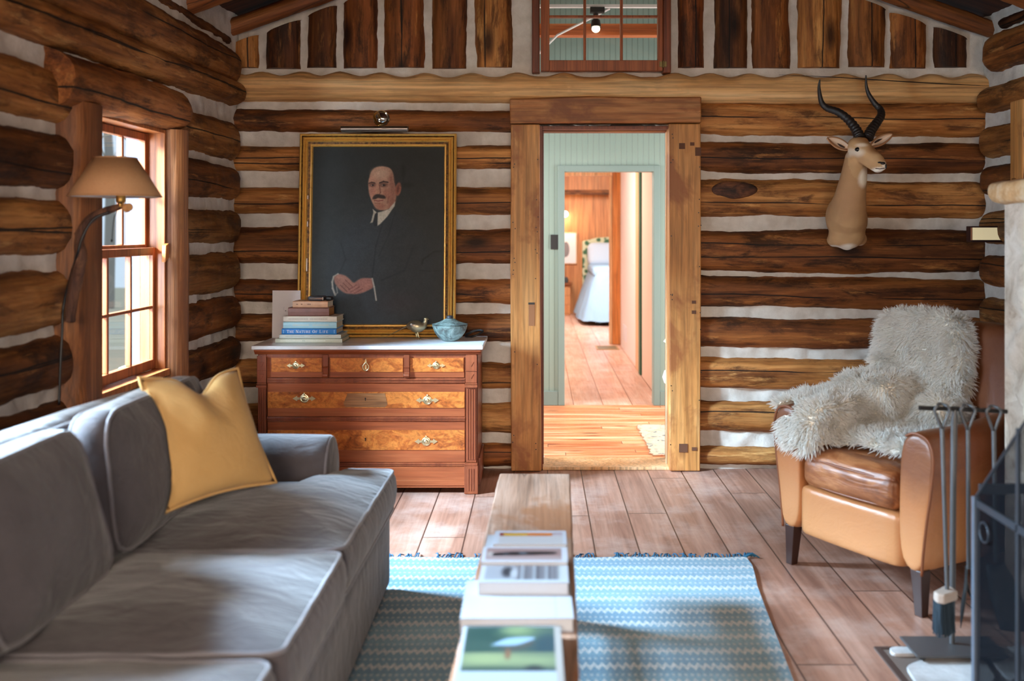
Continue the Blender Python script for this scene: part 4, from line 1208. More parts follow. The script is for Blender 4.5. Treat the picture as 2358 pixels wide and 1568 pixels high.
for (ya, yb, ba, bb, hl) in ((883, 960, 903, 940, ((700, 918), (984, 922))), (970.5, 1065.5, 991, 1037, ((697, 1014), (981, 1017)))):
    dwr = MB().box((X0, FY + .010, zz(yb)), (X1, FY + .028, zz(ya))).build('drawer', M['walnut'], dr, bevel=.002)
    MB().box((X0 + .002, FY + .006, zz(bb)), (X1 - .002, FY + .0095, zz(ba))).build('burl_panel', M['burl'], dwr, bevel=.001)
    if ya < 900:
        MB().prism([(xx(795), zz(938)), (xx(790), zz(930)), (xx(800), zz(906)), (xx(886), zz(906)), (xx(892), zz(932)), (xx(886), zz(938))], FY + .0048, FY + .0058, 'XZ').build('plain_veneer_patch', wood('plain_veneer', rgb(136, 88, 54), rgb(156, 106, 66), rgb(170, 120, 80), 0, 2, 14, .35), dwr)
    keyhole(xx(841), zz((ba + bb) / 2 - 2), dwr, FY + .0048)
    for hx, hy in hl:
        ring_pull(xx(hx), zz(hy), dwr, FY + .0055, 1.08)
MB().box((X0 - .002, FY + .002, .032), (X1 + .002, FY + .0295, zz(1075.5))).box((X0 - .002, FY - .003, .045), (X1 + .002, FY + .0015, .075)).build('plinth', M['walnut'], dr, bevel=.003)
# ================================================================== on the marble top
ZT = .8018
def stack_book(x0, x1, z0, z1, y0, y1, label, cover, rot, kind='spine', group=None, name='book', pg=None):
    w, d, t = x1 - x0, y1 - y0, z1 - z0
    T = Matrix.Translation(((x0 + x1) / 2, (y0 + y1) / 2, z0)) @ Matrix.Rotation(rot, 4, 'Z')
    o = thing(name, label, 'book', T.translation, rot, group)
    c = .0028
    MB().box((-w / 2 + .003, -d / 2 + .004, c), (w / 2 - .004, d / 2 - .004, t - c)).build('pages', pg or M['paper'], o, True)
    m = MB().box((-w / 2, -d / 2 + .004, 0), (w / 2, d / 2, c)).box((-w / 2, -d / 2 + .004, t - c), (w / 2, d / 2, t))
    m.prism([(-d / 2 + .004, 0), (-d / 2 + .001, t * .12), (-d / 2, t * .5), (-d / 2 + .001, t * .88), (-d / 2 + .004, t)], -w / 2, w / 2, 'YZ')
    m.build('cover', cover, o, True)
    return o
SB = 417.5
bx = lambda x: (x - 1239) / SB
spec = [(634.7, 788.7, .0225, 5.482, 5.70, 'lowest book of the stack on the marble top, cream with a greenish spine', rgb(198, 204, 190), .0),
        (643, 784.7, .0215, 5.488, 5.70, 'pale grey green book second from the bottom of the stack on the dresser', rgb(204, 212, 208), .01),
        (649, 775.5, .032, 5.490, 5.68, 'bright blue book with THE NATURE OF LIFE in white letters on its spine', rgb(20, 118, 196), -.015),
        (652, 775.5, .0355, 5.492, 5.675, 'light blue book lying on the bright blue one in the dresser stack', rgb(162, 206, 222), -.01),
        (652.4, 776.6, .0305, 5.495, 5.67, 'cream book lying on the light blue one in the dresser stack', rgb(214, 204, 190), -.03),
        (662.7, 757.7, .046, 5.500, 5.645, 'thick worn dark red brown book near the top of the dresser stack', rgb(124, 80, 70), -.02),
        (673, 755, .0345, 5.505, 5.64, 'tan old book topping the stack on the dresser', rgb(204, 154, 118), -.04)]
z = ZT
blk = []
for i, (a, b, t, y0, y1, lab, c, rot) in enumerate(spec):
    pgm = M['paper'] if i != 5 else flat('gilt_pages', rgb(176, 118, 54), .6)
    g = G('book_cloth'); nn = g.noise(g.coord((30, 30, 30), True), 1, 4)
    g.bs(Base_Color=g.mix(g.ramp(nn, [(.4, 0.0), (.75, .5 if i in (5, 6) else .15)]), c, (c[0] * .6, c[1] * .6, c[2] * .6, 1)), Roughness=.5)
    o = stack_book(bx(a), bx(b), z, z + t, y0, y1, lab, g.m, rot, group='books stacked on the dresser', pg=pgm)
    blk.append((o, bx(b) - bx(a), y1 - y0, t)); z += t + .0008
# spine lettering, slab serif capitals built from strokes
def glyph(ch):
    B = []
    def bar(x0, z0, x1, z1): B.append([(x0, z0), (x1, z0), (x1, z1), (x0, z1)])
    def ser(x, w=.36):
        bar(x - w / 2, 0, x + w / 2, .07); bar(x - w / 2, .93, x + w / 2, 1)
    st = .2
    if ch in 'TI': 
        bar(.5 - st / 2, 0, .5 + st / 2, 1); bar(.28, 0, .72, .08)
        if ch == 'T': bar(.02, .88, .98, 1); bar(.02, .72, .10, .9); bar(.90, .72, .98, .9)
        else: bar(.28, .92, .72, 1)
    elif ch == 'H':
        for x in (.2, .8): bar(x - st / 2, 0, x + st / 2, 1); ser(x)
        bar(.3, .46, .7, .54)
    elif ch in 'EFL':
        bar(.15, 0, .15 + st, 1); bar(.02, 0, .5, .08); bar(.02, .92, .5, 1)
        if ch in 'EF': bar(.35, .92, .85, 1); bar(.77, .72, .85, .95); bar(.35, .47, .65, .54); bar(.6, .38, .66, .63)
        if ch in 'EL': bar(.35, 0, .9, .08); bar(.82, .05, .9, .28)
    elif ch == 'N':
        bar(.12, 0, .2, 1); bar(.8, 0, .88, 1); B.append([(.12, 1), (.36, 1), (.88, 0), (.66, 0)][::-1]); bar(0, .93, .25, 1); bar(.02, 0, .32, .07); bar(.68, .93, 1, 1)
    elif ch == 'A':
        B.append([(.06, 0), (.16, 0), (.52, 1), (.44, 1)]); B.append([(.68, 0), (.92, 0), (.58, 1), (.42, 1)]); bar(.25, .28, .72, .35); bar(-.04, 0, .27, .07); bar(.58, 0, 1.02, .07)
    elif ch == 'U':
        bar(.12, .25, .32, 1); bar(.76, .25, .84, 1); bar(0, .93, .44, 1); bar(.64, .93, .96, 1)
        B.append([(.12, .25), (.2, .05), (.45, -.02), (.5, .08), (.36, .12), (.32, .25)]); B.append([(.45, -.02), (.7, .03), (.84, .25), (.76, .25), (.66, .12), (.5, .08)])
    elif ch == 'R':
        bar(.12, 0, .32, 1); bar(0, 0, .44, .07); bar(0, .93, .4, 1); B.append([(.32, .93), (.32, 1), (.6, 1), (.82, .86), (.84, .7), (.62, .72), (.58, .88)]); B.append([(.62, .72), (.84, .7), (.7, .52), (.32, .46), (.32, .53), (.55, .57)]); B.append([(.45, .5), (.62, .52), (.96, 0), (.74, 0)])
    elif ch == 'O':
        n = 16; o = [(.5 + .48 * math.cos(t), .5 + .52 * math.sin(t)) for t in np.linspace(0, 2 * PI, n + 1)]; i = [(.5 + .25 * math.cos(t), .5 + .45 * math.sin(t)) for t in np.linspace(0, 2 * PI, n + 1)]
        for k in range(n): B.append([i[k], o[k], o[k + 1], i[k + 1]])
    return B
o, w, d, t = blk[2]
tx = MB(); X = -w / 2 + .028
for word in ('THE', 'NATURE', 'OF', 'LIFE'):
    for k, ch in enumerate(word):
        H = t * .50 if k == 0 else t * .42
        if word == 'THE' or word == 'LIFE': H = t * .5 if k == 0 else t * .43
        ww = H * (.86 if ch not in 'NO' else 1.0) * (.6 if ch == 'I' else 1)
        for q in glyph(ch):
            tx.prism([(X + a * ww, t * .25 + b * H) for a, b in q], -d / 2 - .0006, -d / 2 - .0001, 'XZ')
        X += ww * 1.13
    X += .008
ltxt = X
me_t = tx.build('spine_lettering', M['white'], o, True)
for xa in (-w / 2 + .008, w / 2 - .014):
    dm = MB()
    for k in range(3): dm.box((xa, -d / 2 - .0006, t * (.22 + .2 * k)), (xa + .005, -d / 2 - .0001, t * (.34 + .2 * k)))
    dm.build('spine_ornament', flat('pale_ink', rgb(150, 200, 228), .5), o, True)
# faint small type on other spines
for bi, colr, rows in ((4, rgb(176, 164, 150), ((.1, .45), (.5, .82))), (3, rgb(196, 208, 204), ((.18, .48), (.55, .85))), (1, rgb(178, 186, 182), ((.1, .4), (.5, .8))), (0, rgb(232, 234, 222), ((.08, .4), (.45, .75))), (6, rgb(120, 84, 62), ((.1, .16), (.24, .28), (.42, .52)))):
    o, w, d, t = blk[bi]; m = MB(); RR = random.Random(bi)
    for a, b in rows:
        xq = -w / 2 + a * w
        while xq < -w / 2 + b * w:
            q = RR.uniform(.002, .005)
            m.box((xq, -d / 2 - .0005, t * .40), (xq + q, -d / 2 - .0001, t * .62)); xq += q + .0016
    m.build('spine_print', flat('spine_ink', colr, .6), o, True)
# case on top of the books
cs_ = thing('glasses_case', 'small black and grey case lying on top of the tan book', 'case', (bx(729), 5.565, z))
ca = MB().rbox((-.012, 0, .0135), (.045, .04, .0128), .009, 8)
ca.build('case_body', flat('dark_case', rgb(58, 56, 62), .35), cs_, True, smooth=60)
MB().rbox((.055, .005, .012), (.018, .03, .0115), .009, 8).build('case_end', M['black'], cs_, True, smooth=60)
MB().box((-.045, -.0425, .008), (.030, -.0405, .018)).box((.0245, -.0432, .004), (.029, -.0407, .022)).build('clasp', M['chrome'], cs_, True, bevel=.001)
# white card leaning on the wall behind the books
crd = thing('card', 'blank white card with one small dot leaning against the logs behind the book stack', 'card', (-1.5, 5.76, ZT))
a_, b_ = Vector((-1.525, 5.708, ZT + .002)), Vector((-1.364, 5.708, ZT + .002))
up = Vector((.0, .012, .272))
mb = MB(); nrm = Vector((0, -.0018, .0006))
vs = [a_, b_, b_ + up, a_ + up]; vs += [v + nrm for v in vs]
mb.add(vs, [(0, 1, 2, 3), (7, 6, 5, 4), (0, 4, 5, 1), (1, 5, 6, 2), (2, 6, 7, 3), (3, 7, 4, 0)])
MB().add(mb.v, mb.f).build('card_sheet', M['white'], crd)
mk = MB(); cen = a_ + up * .62 + Vector((.083, -.0025, 0)); 
mk.cyl(cen + Vector((-.006, 0, -.012)), cen + Vector((-.006, -.0006, -.012)), .0026, n=12)
mk.build('printed_dot', M['black'], crd)
rg_ = MB().tube([cen + Vector((.018 * math.cos(t), -.0006 - .003 * math.sin(t), .018 * math.sin(t) * .945)) + Vector((0, .0063 * math.sin(t), 0)) for t in np.linspace(.3, PI * 1.8, 24)], .0006, 5)
rg_.build('printed_ring', flat('faint_ink', rgb(180, 178, 190), .7), crd)
# brass pheasant
ph = thing('bird_figurine', 'small brass pheasant figurine with a long tail standing on the marble top', 'figurine', (-.70, 5.64, ZT))
YP = 5.64; SP = F / YP
pp_ = lambda x, y, dy=0: W(x, y, YP + dy)
bd = MB()
bd.tube(spline([pp_(936, 752), pp_(948, 750), pp_(962, 752), pp_(974, 750), pp_(979, 743), pp_(980, 736)], 5), interp([.008, .030, .036, .024, .013, .011], 5), 16)
bd.ell(pp_(980.5, 734.5), (.014, .012, .0105), 14, 10)
bd.tube([pp_(983, 735), pp_(987, 735.5), pp_(989.5, 736.5)], [.006, .004, .001], 8)
bme = remeshed(bd, .0035, 6)
shade(bme, 180); link('bird_body', bme, flat('worn_brass', rgb(176, 160, 128), .36, .85), ph)
tl = MB().tube(spline([pp_(940, 750), pp_(925, 757), pp_(910, 765), pp_(886, 776.5)], 5), interp([.012, .010, .006, .0015], 5), 10, flat=.4)
tl.build('tail', flat('dull_brass', rgb(150, 136, 110), .4, .8), ph, smooth=180)
for dx, dy in ((-2, .012), (2, -.012)):
    lg = MB().tube([pp_(960 + dx, 764, dy), pp_(961 + dx, 774, dy), W(963 + dx * 1.5, 777.6, YP + dy)], [.006, .0035, .003], 8)
    fz_ = W(963 + dx * 1.5, 777.6, YP + dy); fz_.z = ZT + .003
    for q in (-.5, 0, .5): lg.tube([fz_, fz_ + Vector((.014 * math.cos(q), .014 * math.sin(q), -.0005))], [.0028, .0015], 6)
    lg.build('leg', M['brass_pale'], ph, smooth=180)
wg = MB().ell(pp_(954, 750, -.022), (.030, .012, .018), 16, 10, Matrix.Rotation(.25, 3, 'Y'))
wg.build('wing', flat('silvered_brass', rgb(160, 146, 128), .28, .9), ph, smooth=180)
# verdigris bowl with lid
g = G('verdigris')
n1 = g.noise(g.coord((1, 1, 1)), 16, 6, .65, .8); n2 = g.noise(g.coord(), 46, 4, .6)
c = g.ramp(n1, [(.36, rgb(46, 44, 42)), (.46, rgb(84, 96, 92)), (.56, rgb(112, 130, 126)), (.68, rgb(146, 160, 154))])
c = g.mix(g.ramp(n2, [(.55, 0.0), (.68, .7)]), c, rgb(70, 62, 56))
g.bs(Base_Color=c, Roughness=.6); g.bump(n2, .3, .003); M['verdigris'] = g.m
YBW = 5.585
bw = thing('bowl', 'verdigris bronze bowl with a dark knobbed lid at the right end of the marble top', 'bowl', ((1036 - CX) / F * YBW, YBW, ZT))
MB().lathe([(.001, .0), (.036, .0), (.045, .004), (.066, .022), (.084, .046), (.094, .070), (.099, .089), (.096, .091), (.09, .085), (.001, .084)], n=48).build('bowl_body', M['verdigris'], bw, True, smooth=50)
MB().lathe([(.001, .0855), (.089, .0862), (.0955, .0925), (.1005, .0945), (.085, .098), (.060, .106), (.040, .116), (.028, .124), (.001, .128)], n=48).build('lid', M['verdigris'], bw, True, smooth=50)
MB().lathe([(.001, .122), (.018, .124), (.020, .131), (.018, .138), (.012, .142), (.001, .143)], n=24).build('lid_knob', flat('dark_knob', rgb(44, 46, 52), .5), bw, True, smooth=50)
# cable coil behind the bowl
cb = MB()
ctr = Vector(((1092 - CX) / F * 5.76, 5.775, ZT))
pts = []
for k in range(60):
    t = k / 59 * 2 * PI * 2.6
    pts.append(ctr + Vector((.048 * math.cos(t) + .004 * math.sin(3.1 * t), .018 * math.sin(t), .022 + .018 * math.sin(t + .8) + .004 * math.sin(t * .5))))
cb.tube(pts, .0035, 8)
o = cb.build('cable', M['black'], None, smooth=180); tag(o, 'coil of thin black cable lying on the marble behind the verdigris bowl', 'cable')
# ================================================================== portrait
fp = thing('framed_portrait', 'oil portrait of a moustached man in a dark suit in a ridged gold frame', 'painting', (-.93, 5.77, ZT))
o0, o1 = Vector((-1.392, 5.775, .8035)), Vector((-.477, 5.775, .8035))
upv = Vector((0, .078, 1.181)); HT = upv.length; upn = upv.normalized(); nf = Vector((0, -upn.z, upn.y))
WD = .915
def fpt(u, v, d):   # u right, v up, d out of the picture
    return o0 + Vector((u, 0, 0)) + upn * v + nf * d
g = G('gilt_frame')
n = g.noise(g.coord((1, 1, 1)), 40, 5)
n_ = g.noise(g.coord((1, 1, 1)), 7, 4)
c = g.mix(g.ramp(n, [(.55, 0.0), (.75, .6)]), rgb(226, 176, 88), rgb(150, 96, 40))
c = g.mix(g.ramp(n_, [(.6, 0.0), (.7, .35)]), c, rgb(226, 190, 120))
g.bs(Base_Color=c, Metallic=.3, Roughness=.32); g.bump(n, .15, .002); M['gilt'] = g.m
g = G('gilt_dark')
n = g.noise(g.coord((1, 1, 1)), 60, 3)
g.bs(Base_Color=g.ramp(n, [(.4, rgb(70, 44, 20)), (.7, rgb(150, 106, 50))]), Metallic=.4, Roughness=.5); M['gilt_dark'] = g.m
prof = [(0.0, .0, 0), (0.0, .036, 0), (.006, .044, 0), (.013, .040, 1), (.018, .030, 1), (.021, .040, 0), (.026, .043, 0), (.031, .036, 0), (.034, .027, 1), (.037, .035, 0), (.041, .037, 0), (.045, .030, 0), (.047, .022, 1), (.060, .018, 1), (.063, .022, 0), (.068, .022, 0), (.072, .012, 0), (.074, .006, 0)]
mg, md = MB(), MB()
for k in range(len(prof) - 1):
    (a, da, ca), (b, db, cb_) = prof[k], prof[k + 1]
    tgt = md if (ca and cb_) or (ca and not cb_ and db > da and False) else mg
    def ringp(q, d): return [fpt(q, q, d), fpt(WD - q, q, d), fpt(WD - q, HT - q, d), fpt(q, HT - q, d)]
    A, B = ringp(a, da), ringp(b, db)
    for s in range(4):
        s2 = (s + 1) % 4
        tgt.add([A[s], A[s2], B[s2], B[s]], [(0, 1, 2, 3)])
mg.add([fpt(0, 0, 0), fpt(WD, 0, 0), fpt(WD, HT, 0), fpt(0, HT, 0)], [(0, 3, 2, 1)])
fo = mg.build('frame', M['gilt'], fp); md.build('frame_groove', M['gilt_dark'], fo)
bead = MB(); cnt = 0
for s, (pa, pb) in enumerate((((.0535, .0535), (WD - .0535, .0535)), ((.0535, HT - .0535), (WD - .0535, HT - .0535)), ((.0535, .0535), (.0535, HT - .0535)), ((WD - .0535, .0535), (WD - .0535, HT - .0535)))):
    L = math.hypot(pb[0] - pa[0], pb[1] - pa[1]); kk = int(L / .011)
    for q in range(kk):
        t = (q + .5) / kk
        c_ = fpt(pa[0] + (pb[0] - pa[0]) * t, pa[1] + (pb[1] - pa[1]) * t, .020)
        bead.add([c_ + Vector((.003, 0, 0)), c_ + upn * .003, c_ - Vector((.003, 0, 0)), c_ - upn * .003, c_ + nf * .004], [(0, 1, 4), (1, 2, 4), (2, 3, 4), (3, 0, 4)])
bead.build('bead_trim', M['gilt_dark'], fo)
for v, h in ((.80, .022), (.64, .03), (.38, .075)):
    ch = MB()
    p = fpt(.046, v, .021); ch.add([p, p + Vector((.006, 0, 0)), p + Vector((.006, 0, 0)) + upn * h, p + upn * h, p + nf * .003, p + Vector((.006, 0, 0)) + nf * .003, p + Vector((.006, 0, 0)) + upn * h + nf * .003, p + upn * h + nf * .003], [(4, 5, 6, 7), (0, 1, 5, 4), (1, 2, 6, 5), (2, 3, 7, 6), (3, 0, 4, 7)])
    ch.build('chipped_plaster', M['white'], fo)
# the painting itself: 118..946 by 280..1380 in the units of a study made at 2.8 times the photograph's size
P = Paint(830, 1100, 300, 400, (40, 42, 40))
S = lambda pts: [(x - 117, y - 280) for x, y in pts]
P.ell(300, 700, 520, 520, (48, 54, 54), .5, .7); P.ell(120, 200, 300, 300, (34, 38, 36), .6, .6)
P.poly(S([(500, 690), (420, 730), (330, 790), (270, 900), (225, 1040), (200, 1250), (150, 1400), (900, 1400), (890, 1150), (860, 960), (810, 830), (740, 760), (650, 690), (560, 720)]), (42, 50, 56), 30)
P.ell(*S([(470, 1000)])[0], 230, 320, (58, 68, 76), .6, .75); P.ell(*S([(430, 1330)])[0], 260, 120, (58, 72, 86), .7, .8); P.ell(*S([(760, 1000)])[0], 140, 220, (50, 56, 60), .6, .7)
P.ell(*S([(670, 1250)])[0], 120, 60, (66, 58, 64), .7, .5)
# lapel and arm lines
P.line(S([(560, 760), (520, 900), (500, 1090)]), 3, (34, 40, 46), .8, 4); P.line(S([(640, 690), (600, 830), (540, 960)]), 3, (36, 44, 50), .8, 5); P.line(S([(300, 880), (330, 980), (290, 1075)]), 3, (34, 40, 44), .8, 5); P.line(S([(760, 900), (700, 1050), (560, 1110)]), 4, (34, 40, 46), .7, 6)
# head
P.ell(*S([(560, 470)])[0], 82, 76, (46, 42, 42), .12)
P.poly(S([(612, 410), (650, 430), (668, 490), (660, 540), (630, 560), (620, 470)]), (44, 42, 42), 5)
P.poly(S([(474, 470), (486, 435), (512, 410), (560, 403), (604, 414), (624, 446), (632, 500), (642, 540), (644, 600), (632, 640), (598, 668), (556, 676), (520, 664), (494, 628), (480, 590), (470, 545), (468, 500)]), (208, 154, 128), 4)
P.poly(S([(600, 430), (622, 450), (632, 500), (642, 540), (644, 600), (632, 640), (600, 666), (596, 620), (602, 560), (596, 500)]), (156, 102, 84), 12, .8)
P.ell(*S([(545, 445)])[0], 52, 34, (226, 184, 156), .5, .9); P.ell(*S([(500, 560)])[0], 24, 30, (204, 134, 112), .5, .8); P.ell(*S([(585, 570)])[0], 26, 30, (186, 120, 98), .5, .8)
P.ell(*S([(545, 652)])[0], 32, 20, (188, 124, 100), .5, .9)
P.ell(*S([(658, 545)])[0], 19, 42, (168, 102, 82), .15, 1, .15); P.ell(*S([(656, 545)])[0], 8, 26, (120, 66, 54), .4, .8, .15)
P.ell(*S([(494, 518)])[0], 21, 13, (112, 70, 58), .5, .9); P.ell(*S([(566, 518)])[0], 26, 14, (112, 70, 58), .5, .9)
P.line(S([(473, 508), (490, 502), (510, 507)]), 3.5, (70, 46, 38), .9); P.line(S([(540, 506), (565, 497), (592, 502)]), 4.5, (66, 44, 38), .9)
P.ell(*S([(495, 520)])[0], 8, 5, (40, 32, 30), .3); P.ell(*S([(566, 520)])[0], 9, 5.5, (40, 32, 30), .3); P.ell(*S([(488, 520)])[0], 4, 3, (190, 160, 146), .4); P.ell(*S([(556, 520)])[0], 4, 3, (190, 160, 146), .4)
P.poly(S([(520, 512), (532, 512), (540, 560), (536, 576), (516, 574), (512, 560)]), (210, 150, 122), 4, .9); P.line(S([(538, 520), (546, 566), (538, 578)]), 3.5, (126, 78, 64), .7, 3)
P.poly(S([(494, 606), (504, 586), (524, 576), (552, 580), (572, 586), (578, 602), (556, 604), (532, 600), (512, 608)]), (62, 46, 40), 4)
P.line(S([(508, 616), (535, 619), (562, 614)]), 3, (140, 70, 62), .9); P.line(S([(512, 632), (545, 634)]), 3, (150, 96, 78), .6, 3)
P.line(S([(600, 590), (590, 630)]), 4, (120, 72, 58), .5, 5)
# collar and tie
P.poly(S([(498, 668), (502, 690), (490, 740), (482, 756), (500, 752), (516, 716), (524, 690)]), (206, 196, 178), 3, 1, False)
P.poly(S([(640, 622), (636, 650), (590, 716), (548, 760), (528, 774), (524, 740), (530, 690), (556, 684), (600, 668)]), (216, 206, 188), 3, 1, False)
P.poly(S([(512, 700), (524, 690), (530, 700), (528, 772), (510, 776), (500, 752)]), (38, 42, 48), 3, 1, False)
# hands and cuffs
P.line(S([(284, 1072), (258, 1088), (248, 1120), (252, 1160), (268, 1200)]), 6, (190, 182, 170), .95, 3); P.line(S([(268, 1200), (282, 1186), (276, 1150)]), 4, (150, 146, 138), .9, 3)
P.poly(S([(260, 1090), (292, 1072), (332, 1082), (360, 1104), (376, 1120), (400, 1132), (396, 1150), (380, 1180), (350, 1194), (312, 1180), (280, 1150), (262, 1120)]), (184, 128, 112), 5)
P.poly(S([(498, 1098), (440, 1096), (404, 1112), (372, 1140), (348, 1162), (346, 1184), (380, 1196), (430, 1190), (480, 1170), (506, 1150)]), (190, 130, 118), 5)
P.ell(*S([(310, 1100)])[0], 34, 16, (198, 138, 122), .5, .8, .4); P.ell(*S([(455, 1118)])[0], 38, 14, (196, 134, 124), .5, .8, -.2)
for a, b in (((330, 1108), (376, 1150)), ((316, 1126), (360, 1168)), ((300, 1140), (344, 1180)), ((400, 1140), (352, 1168)), ((420, 1150), (366, 1182)), ((440, 1162), (390, 1190))):
    P.line(S([a, b]), 2, (116, 66, 58), .7, 3)
P.line(S([(500, 1100), (512, 1150), (526, 1232)]), 5, (204, 198, 188), .95, 2.5)
# cracks and smudges
P.line(S([(935, 930), (885, 934), (848, 962), (818, 982), (812, 1010)]), 4, (26, 26, 26), .8, 4); P.line(S([(800, 1050), (860, 1054), (932, 1050)]), 2.5, (28, 28, 28), .8, 3); P.ell(*S([(690, 430)])[0], 14, 34, (24, 24, 24), .6, .7); P.ell(*S([(714, 520)])[0], 34, 14, (24, 24, 24), .6, .7); P.line(S([(690, 400), (690, 530)]), 4, (26, 26, 26), .5, 6)
P.grain(.16, 2.0, 3); P.grain(.12, 9.0, 4)
cv = P.mesh('canvas', fpt(.0735, HT - .0735, .007), (WD - .147, 0, 0), -upn * (HT - .147), vcol('oil_paint', .5, .25, .06, 300), fp, .62)
# ================================================================== picture light
plt_ = thing('picture_light', 'brushed metal tube picture light on a round wall plate above the gold frame', 'lamp', (-.90, 5.8, 2.05))
YL = 5.885
T = Matrix.Translation(((877 - CX) / 391, YL, 2.083)) @ Matrix.Rotation(PI / 2, 4, 'X')
MB().lathe([(.0, .0), (.049, .0), (.049, .006), (.043, .012), (.036, .010), (.030, .016), (.018, .022), (.0, .024)], n=36, M=T).build('wall_plate', M['chrome'], plt_, smooth=40)
tc = W(862.5, 296.5, 5.70)
MB().tube([tc + Vector((-.194, 0, 0)), tc + Vector((-.190, 0, 0)), tc + Vector((.190, 0, 0)), tc + Vector((.194, 0, 0))], [.013, .0165, .0165, .013], 20, up=(0, 0, 1)).build('tube_shade', M['steel'], plt_, smooth=40)
MB().box((tc.x - .186, tc.y - .009, tc.z - .0185), (tc.x + .186, tc.y + .009, tc.z - .0140)).build('lamp_slot', M['black'], plt_)
MB().tube(spline([((875 - CX) / 391, 5.862, 2.083), ((873 - CX) / 391, 5.80, 2.105), ((870 - CX) / 391, 5.735, 2.075), tc + Vector((.025, 0, .014))], 6), .0075, 10).build('arm', M['brass'], plt_, smooth=180)
MB().box(((868 - CX) / 391 - .006, 5.80, 2.07), ((868 - CX) / 391 + .006, 5.812, 2.112)).build('thumb_bracket', M['iron'], plt_, bevel=.002)
# ================================================================== branch lamp beside the window
lp = thing('wall_lamp', 'twisted branch wall lamp with a tan cone shade in front of the window', 'lamp', (XL + .10, 3.5, 1.2))
g = G('linen_shade')
n = g.noise(g.coord((120, 120, 160)), 1, 2)
pb = g.b; g.bs(Base_Color=g.mix(g.ramp(n, [(.3, 0.0), (.7, .25)]), rgb(200, 156, 112), rgb(170, 124, 84)), Roughness=.8)
trn = g.n('BsdfTranslucent', {0: rgb(204, 156, 110)}); mx = g.n('MixShader', {0: .12, 1: pb.outputs[0], 2: trn.outputs[0]}); g.nt.links.new(mx.outputs[0], g.out.inputs[0]); M['shade'] = g.m
LY = 3.57
sc_ = W(266, 415, LY)
zt_, zb_ = 1.42 + (531 - 364) / F * LY, 1.42 + (531 - 452) / F * LY
rt_, rb_ = 46 / F * LY, 100 / F * LY
sm = MB(); n = 40; vs, fs = [], []
for (r, z_) in ((rt_, zt_), (rb_, zb_)):
    for k in range(n):
        t = 2 * PI * k / n
        vs.append((sc_.x + r * math.cos(t), LY + r * math.sin(t), z_))
for k in range(n):
    fs.append((k, (k + 1) % n, n + (k + 1) % n, n + k))
so = MB().add(vs, fs).build('lamp_shade', M['shade'], lp, smooth=60)
md_ = so.modifiers.new('solid', 'SOLIDIFY'); md_.thickness = .0016; md_.offset = 1
vs2 = [Vector((sc_.x + (v[0] - sc_.x) * .985, LY + (v[1] - LY) * .985, v[2])) for v in vs]
MB().add(vs2, [tuple(reversed(f)) for f in fs]).build('shade_lining', flat('white_lining', rgb(226, 222, 218), .7), so, smooth=60)
for (r, z_) in ((rt_ + .001, zt_), (rb_ + .001, zb_)):
    MB().tube([(sc_.x + r * math.cos(t), LY + r * math.sin(t), z_) for t in np.linspace(0, 2 * PI, 41)], .0025, 6, cap=False).build('shade_trim', M['shade'], so, smooth=180)
br = [W(160, 742, 3.52), W(166, 690, 3.53), W(176, 640, 3.54), W(186, 590, 3.55), W(182, 555, 3.555), W(194, 520, 3.56), W(218, 497, 3.565), W(250, 484, 3.57), W(280, 474, 3.57)]
def on_wall(px, py, x):
    Y = F * -x / (CX - px)
    return Vector((x, Y, W(px, py, Y).z))
br[0] = on_wall(160, 742, XL + .115); br[1] = on_wall(166, 690, XL + .125); br[2] = on_wall(176, 640, XL + .14)
bp = spline(br, 6); brd = [r * (1 + .18 * nz(i * .7, 3.3)) for i, r in enumerate(interp([.020, .021, .024, .021, .018, .017, .016, .015, .013], 6))]
bm_ = MB().tube(bp, brd, 12)
bm_.tube([W(182, 545, 3.555), W(172, 535, 3.54)], [.012, .006], 8).tube([W(214, 500, 3.565), W(212, 489, 3.56)], [.011, .004], 8)
bme = remeshed(bm_, .006, 2); shade(bme, 180)
link('branch_arm', bme, wood('bark', rgb(58, 34, 26), rgb(96, 62, 46), rgb(124, 86, 62), 2, 3, 26, .75, 0, 0, None, False, .7, 1.2), lp)
MB().cyl(W(291, 479, 3.565), W(299, 476, 3.555), .017, .014, 16).build('cut_branch_stub', flat('cut_wood', rgb(196, 148, 96), .7), lp, smooth=40)
bs_ = W(278, 468, LY); bs_.x = W(278, 468, LY).x
MB().lathe([(.0, -.012), (.010, -.012), (.010, .0), (.016, .006), (.0175, .014), (.016, .034), (.019, .036), (.019, .044), (.013, .048), (.0, .05)], c=(bs_.x, LY, bs_.z - .002), n=20).build('socket', M['brass'], lp, smooth=40)
MB().ell((bs_.x, LY, bs_.z + .085), (.024, .024, .036), 16, 12).build('bulb', flat('white_bulb', rgb(236, 232, 224), .3), lp, smooth=180)
MB().tube(spline([bs_ + Vector((.006, -.012, .008)), bs_ + Vector((.006, -.016, -.01)), W(263, 500, 3.56), W(258, 550, 3.56)], 5), .0016, 6).ell(W(257.5, 554, 3.56), (.004, .004, .006), 8, 6).build('pull_chain', M['iron'], lp, smooth=180)
cdp = [W(252, 488, 3.552)] + [W(x, y, Y) for x, y, Y in ((215, 505, 3.54), (190, 545, 3.53), (178, 585, 3.525), (160, 640, 3.515), (151, 690, 3.51), (146, 720, 3.51), (143, 770, 3.51), (140, 820, 3.51), (138, 870, 3.51), (136, 932, 3.51))]
for k, (x, y) in enumerate(((147, 700), (144, 730), (143, 770), (140, 820), (138, 870), (136, 932))): cdp[5 + k] = on_wall(x, y, XL + .085)
cdp[4] = on_wall(160, 645, XL + .11)
MB().tube(spline(cdp, 5), .0045, 8).build('power_cord', M['black'], lp, smooth=180)
